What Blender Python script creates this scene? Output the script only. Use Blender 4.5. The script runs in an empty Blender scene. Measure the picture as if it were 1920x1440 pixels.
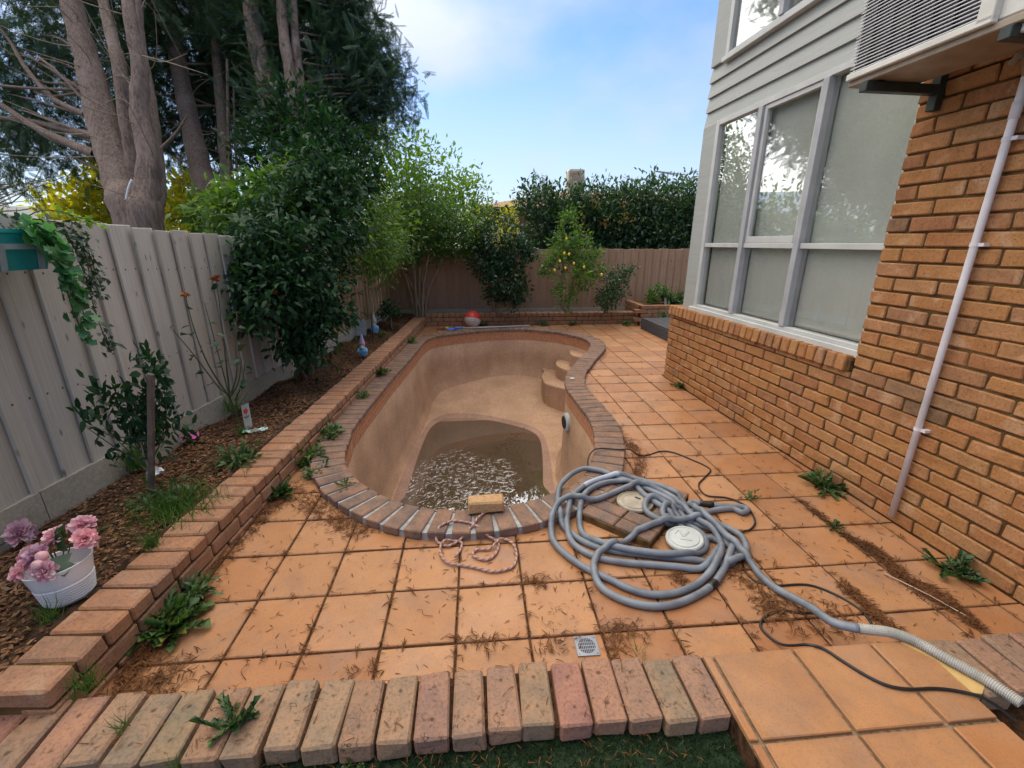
import bpy, bmesh, math, random
import numpy as np
from mathutils import Vector, Matrix
from mathutils.geometry import delaunay_2d_cdt
rnd = random.Random(7); R = np.random.default_rng(11)
S = bpy.context.scene; COL = S.collection
# ---------------------------------------------------------------- camera, world, sun, exposure
cam = bpy.data.cameras.new('camera'); camo = bpy.data.objects.new('camera', cam); COL.objects.link(camo)
cam.sensor_width = 36; cam.lens = 36*823.5/1920; cam.clip_start = .05; cam.clip_end = 600
camo.location = (0, 0, 1.6); camo.rotation_euler = (math.pi/2-.3116, 0, -.08197)
S.camera = camo
SUN_EL, SUN_AZ = math.radians(60), math.radians(-42)      # azimuth measured from +Y towards +X
w = bpy.data.worlds.new('World'); S.world = w; w.use_nodes = True
nt = w.node_tree; N = nt.nodes; L = nt.links
for n in list(N): N.remove(n)
wo = N.new('ShaderNodeOutputWorld'); bg = N.new('ShaderNodeBackground'); L.new(bg.outputs[0], wo.inputs[0])
sky = N.new('ShaderNodeTexSky'); sky.sky_type = 'NISHITA'; sky.sun_disc = False
sky.sun_elevation = SUN_EL; sky.sun_rotation = SUN_AZ; sky.air_density = 1; sky.dust_density = .6; sky.ozone_density = 2
tc = N.new('ShaderNodeTexCoord')
mp = N.new('ShaderNodeMapping'); mp.inputs['Scale'].default_value = (1.1, 1.1, 2.0); mp.inputs['Location'].default_value = (9.2, 4, 1.5); L.new(tc.outputs['Generated'], mp.inputs[0])
nz = N.new('ShaderNodeTexNoise'); nz.inputs['Scale'].default_value = 2.1; nz.inputs['Detail'].default_value = 6; nz.inputs['Roughness'].default_value = .5
L.new(mp.outputs[0], nz.inputs[0])
cr = N.new('ShaderNodeValToRGB'); cr.color_ramp.elements[0].position = .39; cr.color_ramp.elements[1].position = .64
cr.color_ramp.elements[1].color = (.8, .8, .8, 1)
L.new(nz.outputs[0], cr.inputs[0])
sep = N.new('ShaderNodeSeparateXYZ'); L.new(tc.outputs['Generated'], sep.inputs[0])
hz = N.new('ShaderNodeMapRange'); hz.inputs[1].default_value = .0; hz.inputs[2].default_value = .34; hz.inputs[3].default_value = .8; hz.inputs[4].default_value = 0
L.new(sep.outputs[2], hz.inputs[0])
# thin cloud thickens towards the sun's side
sd = N.new('ShaderNodeVectorMath'); sd.operation = 'DOT_PRODUCT'
sd.inputs[1].default_value = (math.sin(SUN_AZ)*math.cos(SUN_EL), math.cos(SUN_AZ)*math.cos(SUN_EL), math.sin(SUN_EL))
L.new(tc.outputs['Generated'], sd.inputs[0])
sm = N.new('ShaderNodeMapRange'); sm.inputs[1].default_value = .58; sm.inputs[2].default_value = 1; sm.inputs[3].default_value = 0; sm.inputs[4].default_value = .9
L.new(sd.outputs['Value'], sm.inputs[0])
def mx(op, a, b):
    m = N.new('ShaderNodeMath'); m.operation = op; L.new(a, m.inputs[0])
    if isinstance(b, float): m.inputs[1].default_value = b
    else: L.new(b, m.inputs[1])
    m.use_clamp = True; return m.outputs[0]
fac = mx('MAXIMUM', mx('MAXIMUM', cr.outputs[0], hz.outputs[0]), sm.outputs[0])
tint = N.new('ShaderNodeMix'); tint.data_type = 'RGBA'; tint.blend_type = 'MULTIPLY'; tint.inputs[0].default_value = 1
L.new(sky.outputs[0], tint.inputs[6]); tint.inputs[7].default_value = (.44, .52, .67, 1)
mix = N.new('ShaderNodeMix'); mix.data_type = 'RGBA'; L.new(fac, mix.inputs[0]); L.new(tint.outputs[2], mix.inputs[6])
glow = N.new('ShaderNodeMix'); glow.data_type = 'RGBA'; L.new(sm.outputs[0], glow.inputs[0]); glow.inputs[6].default_value = (2.08, 2.22, 2.42, 1); glow.inputs[7].default_value = (5.1, 4.95, 4.4, 1)
L.new(glow.outputs[2], mix.inputs[7])
L.new(mix.outputs[2], bg.inputs[0]); bg.inputs[1].default_value = .11
sl = bpy.data.lights.new('sun', 'SUN'); so = bpy.data.objects.new('sun', sl); COL.objects.link(so)
sl.energy = 1.5; sl.angle = math.radians(110); sl.color = (1, .89, .70)  # very wide soft sun, also serves as added unseen sky fill for the shade
so.rotation_euler = Vector((-math.sin(SUN_AZ)*math.cos(SUN_EL), -math.cos(SUN_AZ)*math.cos(SUN_EL), -math.sin(SUN_EL))).to_track_quat('-Z', 'Y').to_euler()
so.location = (-8, 6, 12)
vs = S.view_settings; vs.view_transform = 'Standard'; vs.look = 'None'; vs.exposure = 1.75; vs.gamma = 1; vs.use_curve_mapping = False
S.cycles.max_bounces = 8; S.cycles.diffuse_bounces = 4; S.cycles.transparent_max_bounces = 24; S.cycles.glossy_bounces = 3
S.cycles.use_denoising = True
# ---------------------------------------------------------------- materials
def newmat(name):
    m = bpy.data.materials.new(name); m.use_nodes = True
    n = m.node_tree.nodes; l = m.node_tree.links
    return m, n, l, n['Principled BSDF']
def node(n, t, **k):
    o = n.new(t)
    for a, v in k.items():
        if a.startswith('i_'):
            key = a[2:]; o.inputs[int(key) if key.isdigit() else key.replace('_', ' ')].default_value = v
        else: setattr(o, a, v)
    return o
def ramp(n, l, src, stops):
    r = n.new('ShaderNodeValToRGB'); e = r.color_ramp.elements
    while len(e) < len(stops): e.new(.5)
    for i, (p, c) in enumerate(stops):
        e[i].position = p; e[i].color = (*c, 1) if len(c) == 3 else c
    l.new(src, r.inputs[0]); return r.outputs[0]
def mixc(n, l, f, a, b, mode='MIX'):
    m = n.new('ShaderNodeMix'); m.data_type = 'RGBA'; m.blend_type = mode
    for k, v in ((0, f), (6, a), (7, b)):
        if isinstance(v, (int, float)): m.inputs[k].default_value = v
        elif isinstance(v, tuple): m.inputs[k].default_value = (*v, 1)
        else: l.new(v, m.inputs[k])
    return m.outputs[2]
def coords(n, l, scale=(1, 1, 1), rand=True):
    t = n.new('ShaderNodeTexCoord'); src = t.outputs['Object']
    if rand:
        oi = n.new('ShaderNodeObjectInfo'); mu = node(n, 'ShaderNodeMath', operation='MULTIPLY', i_1=137.0); l.new(oi.outputs['Random'], mu.inputs[0])
        ad = node(n, 'ShaderNodeVectorMath', operation='ADD'); l.new(src, ad.inputs[0]); l.new(mu.outputs[0], ad.inputs[1]); src = ad.outputs[0]
    if scale != (1, 1, 1):
        m = node(n, 'ShaderNodeVectorMath', operation='MULTIPLY', i_1=scale); l.new(src, m.inputs[0]); src = m.outputs[0]
    return src
def noise(n, l, src, scale, detail=4, rough=.55, dist=0):
    o = node(n, 'ShaderNodeTexNoise', i_Scale=scale, i_Detail=detail, i_Roughness=rough, i_Distortion=dist); l.new(src, o.inputs[0]); return o.outputs[0]
def bump(n, l, bs, h, strength, dist=.01):
    b = node(n, 'ShaderNodeBump', i_Strength=strength, i_Distance=dist); l.new(h, b.inputs['Height']); l.new(b.outputs[0], bs.inputs['Normal']); return b
def simple(name, c, rough=.5, metal=0, var=.12, scale=8, bmp=.15, spec=.5):
    m, n, l, b = newmat(name); src = coords(n, l)
    f = noise(n, l, src, scale)
    d = tuple(max(0, x*(1-var*2)) for x in c); e = tuple(min(1, x*(1+var*2)) for x in c)
    l.new(ramp(n, l, f, [(.3, d), (.7, e)]), b.inputs['Base Color'])
    b.inputs['Roughness'].default_value = rough; b.inputs['Metallic'].default_value = metal; b.inputs['Specular IOR Level'].default_value = spec
    if bmp: bump(n, l, b, noise(n, l, src, scale*8), bmp, .004)
    return m
def masonry(name, palette, rough=.88, patch=None, cracks=0, pits=0, grain=90, dirt=(.09, .07, .045), dirtamt=.35):
    m, n, l, b = newmat(name); src = coords(n, l)
    oi = n.new('ShaderNodeObjectInfo')
    palette = palette*2 if len(palette) == 1 else palette; k = len(palette)
    r = n.new('ShaderNodeValToRGB'); r.color_ramp.interpolation = 'LINEAR'; e = r.color_ramp.elements
    while len(e) < k: e.new(.5)
    for i, c in enumerate(palette): e[i].position = i/max(1, k-1); e[i].color = (*c, 1)
    l.new(oi.outputs['Random'], r.inputs[0]); col = r.outputs[0]
    big = noise(n, l, src, 9, 5, .6)
    col = mixc(n, l, ramp(n, l, big, [(.35, (0, 0, 0)), (.75, (.75, .75, .75))]), col, mixc(n, l, .45, col, (.62, .30, .14)))
    if patch:
        pf = ramp(n, l, noise(n, l, src, 7, 3), [(.58, (0, 0, 0)), (.70, (.55, .55, .55))]); col = mixc(n, l, pf, col, patch)
    fine = noise(n, l, src, grain, 3, .7)
    col = mixc(n, l, 1.0, col, ramp(n, l, fine, [(.28, (.62, .6, .58)), (.5, (1, 1, 1)), (.75, (1.12, 1.1, 1.08))]), 'MULTIPLY')
    df = ramp(n, l, noise(n, l, src, 22, 5, .7), [(.55, (0, 0, 0)), (.78, (dirtamt,)*3)]); col = mixc(n, l, df, col, dirt)
    h = fine
    if pits:
        v = node(n, 'ShaderNodeTexVoronoi', i_Scale=55.0); l.new(src, v.inputs[0])
        pf = ramp(n, l, v.outputs['Distance'], [(.10, (1, 1, 1)), (.22, (0, 0, 0))])
        gate = ramp(n, l, noise(n, l, src, 25, 2), [(.55, (0, 0, 0)), (.62, (pits,)*3)])
        pf = mixc(n, l, 1.0, pf, gate, 'MULTIPLY'); col = mixc(n, l, pf, col, (.10, .04, .015))
    if cracks:
        wv = mixc(n, l, .22, src, node_out(n, l, src))
        v = node(n, 'ShaderNodeTexVoronoi', feature='DISTANCE_TO_EDGE', i_Scale=15.0); l.new(wv, v.inputs[0])
        cf = ramp(n, l, v.outputs['Distance'], [(.004, (1, 1, 1)), (.022, (0, 0, 0))])
        gate = ramp(n, l, noise(n, l, src, 11, 3), [(.52, (0, 0, 0)), (.62, (cracks,)*3)])
        cf = mixc(n, l, 1.0, cf, gate, 'MULTIPLY'); col = mixc(n, l, cf, col, (.035, .028, .018))
        # two small dents on the face, their dark painted into the colour
        t = n.new('ShaderNodeTexCoord'); sp = n.new('ShaderNodeSeparateXYZ'); l.new(t.outputs['Object'], sp.inputs[0])
        ab = node(n, 'ShaderNodeMath', operation='ABSOLUTE'); l.new(sp.outputs[1], ab.inputs[0])
        sb = node(n, 'ShaderNodeMath', operation='SUBTRACT', i_1=.055); l.new(ab.outputs[0], sb.inputs[0])
        cb = n.new('ShaderNodeCombineXYZ'); l.new(sp.outputs[0], cb.inputs[0]); l.new(sb.outputs[0], cb.inputs[1])
        nn = node(n, 'ShaderNodeTexNoise', i_Scale=60.0); l.new(src, nn.inputs[0])
        ln = node(n, 'ShaderNodeVectorMath', operation='LENGTH'); l.new(cb.outputs[0], ln.inputs[0])
        ad = node(n, 'ShaderNodeMath', operation='MULTIPLY_ADD', i_1=.02, i_2=-.010); l.new(nn.outputs[0], ad.inputs[0])
        sm_ = node(n, 'ShaderNodeMath', operation='ADD'); l.new(ln.outputs['Value'], sm_.inputs[0]); l.new(ad.outputs[0], sm_.inputs[1])
        mk = ramp(n, l, sm_.outputs[0], [(.003, (.75,)*3), (.009, (0, 0, 0))]); col = mixc(n, l, mk, col, (.05, .035, .022))
    l.new(col, b.inputs['Base Color']); b.inputs['Roughness'].default_value = rough; b.inputs['Specular IOR Level'].default_value = .25
    hh = noise(n, l, src, 35, 5, .65); bump(n, l, b, hh, .55, .006)
    return m
def node_out(n, l, src):
    o = node(n, 'ShaderNodeTexNoise', i_Scale=9.0, i_Detail=3.0); l.new(src, o.inputs[0]); return o.outputs['Color']
def wood(name, c1, c2, stain, axis=2, rough=.8):
    m, n, l, b = newmat(name)
    sc = [38, 38, 38]; sc[axis] = 1.6
    src = coords(n, l); g = node(n, 'ShaderNodeVectorMath', operation='MULTIPLY', i_1=tuple(sc)); l.new(src, g.inputs[0])
    gr = noise(n, l, g.outputs[0], 1.4, 6, .6, .6)
    oi = n.new('ShaderNodeObjectInfo')
    col = ramp(n, l, gr, [(.28, c1), (.62, c2)])
    col = mixc(n, l, ramp(n, l, oi.outputs['Random'], [(0, (0, 0, 0)), (1, (.45,)*3)]), col, stain)
    pf = ramp(n, l, noise(n, l, src, 2.2, 4, .6), [(.45, (0, 0, 0)), (.75, (.5,)*3)]); col = mixc(n, l, pf, col, stain)
    kn = [2.6, 2.6, 6.0] if axis == 2 else [7.5, 4.2, 7.5]
    k = node(n, 'ShaderNodeVectorMath', operation='MULTIPLY', i_1=tuple(kn)); l.new(src, k.inputs[0])
    v = node(n, 'ShaderNodeTexVoronoi', i_Scale=1.0); l.new(k.outputs[0], v.inputs[0])
    kf = ramp(n, l, v.outputs['Distance'], [(.05, (.75,)*3), (.13, (0, 0, 0))]); col = mixc(n, l, kf, col, tuple(x*.35 for x in c1))
    if axis == 2:      # rusty nail heads at the two rails
        t = n.new('ShaderNodeTexCoord'); sx = n.new('ShaderNodeSeparateXYZ'); l.new(t.outputs['Object'], sx.inputs[0])
        ax = node(n, 'ShaderNodeMath', operation='ABSOLUTE'); l.new(sx.outputs[0], ax.inputs[0])
        for zc in (.35, .8):
            q = n.new('ShaderNodeCombineXYZ'); dx = node(n, 'ShaderNodeMath', operation='MULTIPLY_ADD', i_1=.19, i_2=-.045); l.new(ax.outputs[0], dx.inputs[0]); l.new(dx.outputs[0], q.inputs[0])
            dz = node(n, 'ShaderNodeMath', operation='MULTIPLY_ADD', i_1=1.35, i_2=-1.35*zc); l.new(sx.outputs[2], dz.inputs[0]); l.new(dz.outputs[0], q.inputs[1])
            ln = node(n, 'ShaderNodeVectorMath', operation='LENGTH'); l.new(q.outputs[0], ln.inputs[0])
            col = mixc(n, l, ramp(n, l, ln.outputs['Value'], [(.004, (.9,)*3), (.007, (0, 0, 0))]), col, (.05, .03, .025))
    l.new(col, b.inputs['Base Color']); b.inputs['Roughness'].default_value = rough; b.inputs['Specular IOR Level'].default_value = .2
    bump(n, l, b, gr, .35, .004)
    return m
def leafmat(name, cols, rough=.42, trans=.3, spec=.5, tcol=None):
    m, n, l, b = newmat(name)
    g = n.new('ShaderNodeNewGeometry')
    k = len(cols)
    c = ramp(n, l, g.outputs['Random Per Island'], [(i/max(1, k-1), x) for i, x in enumerate(cols)])
    t = n.new('ShaderNodeTexCoord')
    big = noise(n, l, t.outputs['Object'], 3.1, 3)
    c = mixc(n, l, 1.0, c, ramp(n, l, big, [(.3, (.72, .76, .8)), (.7, (1.25, 1.2, 1.05))]), 'MULTIPLY')
    oi = n.new('ShaderNodeObjectInfo'); c = mixc(n, l, 1.0, c, ramp(n, l, oi.outputs['Random'], [(0, (.80, .84, .85)), (1, (1.30, 1.22, 1.0))]), 'MULTIPLY')
    l.new(c, b.inputs['Base Color']); b.inputs['Roughness'].default_value = rough; b.inputs['Specular IOR Level'].default_value = spec
    if trans:
        tr = n.new('ShaderNodeBsdfTranslucent')
        l.new(mixc(n, l, 1.0, c, tcol or (1.6, 1.7, .6), 'MULTIPLY'), tr.inputs[0])
        ms = node(n, 'ShaderNodeMixShader', i_0=trans); l.new(b.outputs[0], ms.inputs[1]); l.new(tr.outputs[0], ms.inputs[2])
        l.new(ms.outputs[0], n['Material Output'].inputs[0])
    return m
MT = {}
MT['housebrick'] = masonry('house_brick', [(.30, .125, .045), (.33, .150, .052), (.355, .172, .060), (.31, .132, .048), (.335, .145, .054), (.25, .105, .045), (.37, .195, .082), (.315, .138, .047), (.345, .16, .057), (.225, .11, .055), (.34, .168, .075), (.35, .175, .063)], patch=(.50, .32, .19), pits=.9)
MT['housebrickdark'] = masonry('burnt_house_brick', [(.17, .095, .05), (.23, .12, .058), (.14, .085, .05), (.26, .15, .075)], pits=.9)
MT['mortar'] = simple('brick_mortar', (.105, .062, .026), .95, var=.25, scale=14, bmp=.5, spec=.1)
MT['planterbrick'] = masonry('planter_brick', [(.2604, .1386, .0840), (.2940, .1470, .0840), (.2772, .1554, .1008), (.2184, .1260, .0840), (.3108, .1680, .1008)], patch=(.40, .27, .18), dirtamt=.3, pits=.5)
MT['edgebrick'] = masonry('edging_brick', [(.2320, .1400, .1080), (.2080, .1600, .1120), (.2560, .1440, .1080), (.1880, .1560, .1080), (.2480, .1240, .1040), (.2240, .1480, .1080), (.1800, .1480, .1000), (.2400, .1320, .0960)], cracks=.95, pits=.4, dirtamt=.3)
MT['coping'] = masonry('coping_brick', [(.1353, .0968, .0820), (.1558, .1107, .0943), (.1230, .0918, .0804), (.1681, .1189, .0984), (.1394, .0918, .0754), (.1271, .0918, .0820)], dirtamt=.3)
MT['greymortar'] = simple('grey_mortar', (.30, .30, .30), .95, var=.15, scale=20, bmp=.4, spec=.1)
MT['dirt'] = simple('grout_dirt', (.075, .038, .020), .98, var=.35, scale=40, bmp=.6, spec=.1)
MT['sandgrout'] = simple('landing_grout', (.20, .15, .10), .98, var=.3, scale=50, bmp=.6, spec=.1)
def tilemat(name, c):
    m, n, l, b = newmat(name); src = coords(n, l); oi = n.new('ShaderNodeObjectInfo')
    base = ramp(n, l, oi.outputs['Random'], [(0, (c[0]*.80, c[1]*.76, c[2]*.78)), (.3, c), (.7, (c[0]*.95, c[1]*1.02, c[2]*1.10)), (1, (c[0]*1.08, c[1]*1.16, c[2]*1.25))])
    cl = ramp(n, l, noise(n, l, src, 5, 6, .6), [(.3, (.90, .87, .85)), (.7, (1.06, 1.06, 1.06))]); col = mixc(n, l, 1.0, base, cl, 'MULTIPLY')
    st = ramp(n, l, noise(n, l, src, 3.2, 7, .72), [(.48, (0, 0, 0)), (.70, (.55,)*3)]); col = mixc(n, l, st, col, (.20, .13, .10)); s2 = ramp(n, l, noise(n, l, src, 1.5, 5, .6, 1.0), [(.50, (0, 0, 0)), (.66, (.22,)*3)]); col = mixc(n, l, s2, col, (.50, .31, .20)); sk_ = ramp(n, l, noise(n, l, src, 45, 3, .7), [(.66, (0, 0, 0)), (.74, (.6,)*3)]); col = mixc(n, l, sk_, col, (.16, .10, .07))
    sp = ramp(n, l, noise(n, l, src, 160, 2, .6), [(.30, (.84, .82, .8)), (.5, (1, 1, 1))]); col = mixc(n, l, 1.0, col, sp, 'MULTIPLY')
    # grime along the tile's rim
    t = n.new('ShaderNodeTexCoord'); ab = node(n, 'ShaderNodeVectorMath', operation='ABSOLUTE'); l.new(t.outputs['Object'], ab.inputs[0])
    sx = n.new('ShaderNodeSeparateXYZ'); l.new(ab.outputs[0], sx.inputs[0])
    mxx = node(n, 'ShaderNodeMath', operation='MAXIMUM'); l.new(sx.outputs[0], mxx.inputs[0]); l.new(sx.outputs[1], mxx.inputs[1])
    jit = node(n, 'ShaderNodeMath', operation='MULTIPLY_ADD', i_1=.05, i_2=-.025); l.new(noise(n, l, src, 14, 5, .7), jit.inputs[0])
    ad = node(n, 'ShaderNodeMath', operation='ADD'); l.new(mxx.outputs[0], ad.inputs[0]); l.new(jit.outputs[0], ad.inputs[1])
    ef = ramp(n, l, ad.outputs[0], [(.139, (0, 0, 0)), (.158, (.40,)*3)]); col = mixc(n, l, ef, col, (.24, .115, .055))
    l.new(col, b.inputs['Base Color'])
    l.new(ramp(n, l, noise(n, l, src, 6, 4), [(.3, (.42,)*3), (.7, (.68,)*3)]), b.inputs['Roughness']); b.inputs['Specular IOR Level'].default_value = .35
    bump(n, l, b, noise(n, l, src, 60, 4, .6), .12, .004)
    return m
MT['tile'] = tilemat('terracotta_tile', (.395, .18, .074))
MT['fence'] = wood('weathered_fence_wood', (.33, .315, .292), (.58, .56, .525), (.41, .37, .30))
MT['fence2'] = wood('brown_fence_wood', (.26, .165, .11), (.47, .32, .235), (.30, .165, .09))
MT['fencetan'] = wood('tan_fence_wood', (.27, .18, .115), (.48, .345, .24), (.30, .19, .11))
MT['plinth'] = wood('plinth_wood', (.28, .26, .21), (.46, .43, .37), (.34, .29, .2), axis=1)
MT['deckwood'] = wood('dark_deck_wood', (.045, .045, .055), (.10, .10, .115), (.06, .05, .05), axis=1)
def board(name, c):
    m, n, l, b = newmat(name); src = coords(n, l)
    g = node(n, 'ShaderNodeVectorMath', operation='MULTIPLY', i_1=(30, 1.2, 30)); l.new(src, g.inputs[0])
    gr = noise(n, l, g.outputs[0], 1.5, 5, .6, 1.2)
    col = ramp(n, l, gr, [(.3, tuple(x*.86 for x in c)), (.65, c)])
    df = ramp(n, l, noise(n, l, src, 5, 5, .65), [(.55, (0, 0, 0)), (.8, (.35,)*3)]); col = mixc(n, l, df, col, (.33, .33, .30))
    l.new(col, b.inputs['Base Color']); b.inputs['Roughness'].default_value = .6; bump(n, l, b, gr, .35, .005); return m
MT['board'] = board('painted_weatherboard', (.38, .39, .365))
MT['trim'] = simple('white_paint', (.50, .505, .485), .45, var=.05, scale=6, bmp=.08)
MT['trim2'] = simple('blue_grey_paint', (.37, .375, .385), .5, var=.06, scale=6, bmp=.1)
MT['blind'] = simple('roller_blind', (.88, .85, .79), .9, var=.03, scale=3, bmp=.05, spec=.1)
MT['dark'] = simple('dark_room', (.45, .44, .41), .9, bmp=0)
def glass(name, g=1.0):
    m, n, l, b = newmat(name); n.remove(b)
    ge = n.new('ShaderNodeNewGeometry'); dt = node(n, 'ShaderNodeVectorMath', operation='DOT_PRODUCT'); l.new(ge.outputs['Incoming'], dt.inputs[0]); l.new(ge.outputs['Normal'], dt.inputs[1])
    ab = node(n, 'ShaderNodeMath', operation='ABSOLUTE'); l.new(dt.outputs['Value'], ab.inputs[0]); iv = node(n, 'ShaderNodeMath', operation='SUBTRACT', i_0=1.0); l.new(ab.outputs[0], iv.inputs[1])
    pw = node(n, 'ShaderNodeMath', operation='POWER', i_1=2.8); l.new(iv.outputs[0], pw.inputs[0]); fr = node(n, 'ShaderNodeMath', operation='MULTIPLY_ADD', i_1=.82, i_2=.18, use_clamp=True); l.new(pw.outputs[0], fr.inputs[0]); tr = node(n, 'ShaderNodeBsdfTransparent', i_0=(.93, .95, .94, 1)); gl = node(n, 'ShaderNodeBsdfGlossy', i_Roughness=.0)
    ms = n.new('ShaderNodeMixShader'); l.new(fr.outputs[0], ms.inputs[0]); l.new(tr.outputs[0], ms.inputs[1]); l.new(gl.outputs[0], ms.inputs[2])
    l.new(ms.outputs[0], n['Material Output'].inputs[0]); return m
MT['glass'] = glass('window_glass')
MT['pipe'] = simple('white_pvc', (.66, .62, .62), .4, var=.08, scale=5, bmp=.05)
MT['aircase'] = simple('cream_metal', (.60, .58, .52), .45, var=.08, scale=5, bmp=.05)
MT['fin'] = simple('grille_plastic', (.62, .62, .64), .45, var=.05, bmp=0)
MT['coil'] = simple('dark_coil', (.012, .012, .016), .5, bmp=0)
MT['bracket'] = simple('dark_green_steel', (.035, .045, .042), .5, .3, var=.2)
MT['hose'] = simple('grey_blue_hose', (.155, .172, .20), .48, var=.16, scale=9, bmp=.06)
MT['darkstake'] = simple('dark_stake_wood', (.13, .10, .08), .85, var=.3)
MT['hosetip'] = simple('pale_ribbed_hose', (.37, .36, .33), .5, var=.12, scale=9, bmp=.05)
MT['black'] = simple('black_rubber', (.012, .012, .013), .45, bmp=0)
MT['tape'] = simple('white_tape', (.34, .38, .46), .35, var=.1)
MT['rope'] = masonry('rope_cotton', [(.40, .22, .19)], grain=300)
MT['wornbrick'] = masonry('loose_brick', [(.40, .25, .13)], patch=(.46, .36, .2), dirtamt=.55)
MT['plasticwhite'] = simple('white_plastic', (.42, .44, .43), .4, var=.06, bmp=.03)
MT['cream'] = simple('cream_plastic', (.33, .28, .21), .5, var=.15, scale=12)
MT['chrome'] = simple('dull_chrome', (.22, .24, .28), .45, .3, var=.1)
MT['red'] = simple('red_vinyl', (.62, .05, .035), .4, var=.05, bmp=.1)
MT['ballwhite'] = simple('white_vinyl', (.62, .55, .52), .4, var=.08, bmp=.1)
MT['ballgrey'] = simple('grey_print', (.30, .22, .22), .5, var=.05)
MT['blue'] = simple('blue_plastic', (.03, .14, .55), .45, var=.2)
MT['paleblue'] = simple('pale_blue_paint', (.16, .42, .68), .5, var=.15)
MT['lilac'] = simple('lilac_paint', (.42, .32, .58), .5, var=.1)
MT['yellowp'] = simple('yellow_plastic', (.7, .5, .05), .5)
MT['teal'] = simple('teal_plastic', (.008, .24, .25), .4, var=.1, scale=4, bmp=.05)
MT['tealgrey'] = simple('grey_strap', (.23, .30, .33), .5, var=.1)
MT['potwhite'] = simple('white_ceramic', (.70, .70, .72), .35, var=.04, bmp=.05)
MT['pinkcloth'] = simple('pink_petal', (.62, .12, .38), .5)
MT['gnomeskin'] = simple('gnome_skin', (.6, .35, .25), .5)
MT['plasticblue'] = simple('crumpled_wrapper', (.35, .62, .62), .3, var=.3, scale=20)
MT['stone'] = simple('white_stone', (.6, .6, .62), .8, var=.2)
MT['soil'] = simple('garden_soil', (.060, .036, .022), .98, var=.4, scale=18, bmp=.9, spec=.1)
MT['ground'] = simple('dry_ground', (.10, .085, .05), .98, var=.3, scale=3, bmp=.5, spec=.1)
MT['turf'] = simple('turf_base', (.012, .028, .010), .95, var=.3, scale=30, bmp=.4)
MT['bark'] = None
def barkmat(name, c1, c2):
    m, n, l, b = newmat(name); src = coords(n, l, rand=False)
    g = node(n, 'ShaderNodeVectorMath', operation='MULTIPLY', i_1=(26, 26, 3.0)); l.new(src, g.inputs[0])
    f = noise(n, l, g.outputs[0], 1.9, 8, .72, .25)
    col = ramp(n, l, f, [(.3, c1), (.6, c2), (.8, tuple(min(1, x*1.35) for x in c2))])
    pf = ramp(n, l, noise(n, l, src, 2.2, 4, .6), [(.5, (0, 0, 0)), (.72, (.6,)*3)]); col = mixc(n, l, pf, col, (c2[0]*1.25, c2[1]*1.3, c2[2]*1.4))
    l.new(col, b.inputs['Base Color']); b.inputs['Roughness'].default_value = .9; b.inputs['Specular IOR Level'].default_value = .2
    bump(n, l, b, f, .8, .014); return m
MT['bark'] = barkmat('conifer_bark', (.060, .042, .034), (.235, .175, .145))
MT['stem'] = barkmat('shrub_stem', (.11, .085, .06), (.33, .27, .20))
MT['darkstem'] = barkmat('dark_stem', (.045, .034, .025), (.13, .10, .075))
MT['greenstem'] = simple('green_stem', (.05, .075, .03), .6, var=.3)
MT['conifer'] = leafmat('conifer_foliage', [(.028, .066, .052), (.046, .100, .068), (.075, .135, .080)], .6, .3, .3, (1.5, 1.5, .9))
MT['camellia'] = leafmat('camellia_leaf', [(.011, .043, .022), (.018, .060, .028), (.034, .090, .036), (.013, .050, .025)], .5, .2, .22)
MT['freshleaf'] = leafmat('fresh_leaf', [(.08, .17, .03), (.12, .22, .04), (.19, .28, .05)], .4, .5)
MT['yellowleaf'] = leafmat('yellow_leaf', [(.34, .40, .05), (.45, .46, .06), (.25, .36, .05)], .5, .5, .4, (1.5, 1.3, .4))
MT['tanleaf'] = leafmat('tan_leaf', [(.16, .11, .04), (.22, .15, .06), (.12, .11, .04)], .5, .35)
MT['midleaf'] = leafmat('mid_green_leaf', [(.045, .11, .028), (.07, .15, .036), (.11, .19, .045)], .42, .4)
MT['hedgeleaf'] = leafmat('hedge_leaf', [(.030, .075, .045), (.05, .11, .058), (.075, .14, .065)], .4, .28, .5)
MT['citrusleaf'] = leafmat('citrus_leaf', [(.012, .045, .022), (.018, .062, .026), (.035, .09, .03)], .35, .2)
MT['weed'] = leafmat('weed_leaf', [(.024, .070, .022), (.04, .10, .030), (.065, .13, .035), (.05, .115, .04), (.17, .16, .05)], .5, .25)
MT['grass'] = leafmat('grass_blade', [(.04, .11, .02), (.07, .17, .03), (.11, .20, .05)], .5, .3)
MT['turfblade'] = leafmat('turf_blade', [(.010, .030, .011), (.016, .045, .014), (.024, .055, .018)], .5, .15)
MT['ivy'] = leafmat('ivy_leaf', [(.03, .13, .06), (.05, .19, .08), (.10, .28, .12)], .4, .3)
MT['ivydark'] = leafmat('dark_ivy_leaf', [(.010, .035, .018), (.016, .05, .022), (.03, .07, .03)], .38, .15)
MT['roseleaf'] = leafmat('rose_leaf', [(.020, .06, .035), (.03, .08, .045)], .4, .2)
MT['petalpink'] = leafmat('pink_petals', [(.66, .34, .52), (.76, .50, .64), (.82, .66, .74)], .6, .3, .3, (1.2, 1, 1.1))
MT['petalbrown'] = leafmat('withered_petals', [(.30, .11, .06), (.36, .16, .08), (.22, .08, .045)], .7, .2, .2, (1.2, 1, .8))
MT['needle'] = leafmat('dry_needles', [(.085, .033, .016), (.13, .052, .022), (.17, .075, .032), (.06, .026, .014)], .85, .1, .2, (1, .9, .8))
MT['mulch'] = leafmat('mulch_chip', [(.10, .05, .03), (.18, .09, .05), (.06, .032, .022), (.24, .155, .11), (.13, .062, .042), (.08, .04, .025)], .9, 0, .2)
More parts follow.
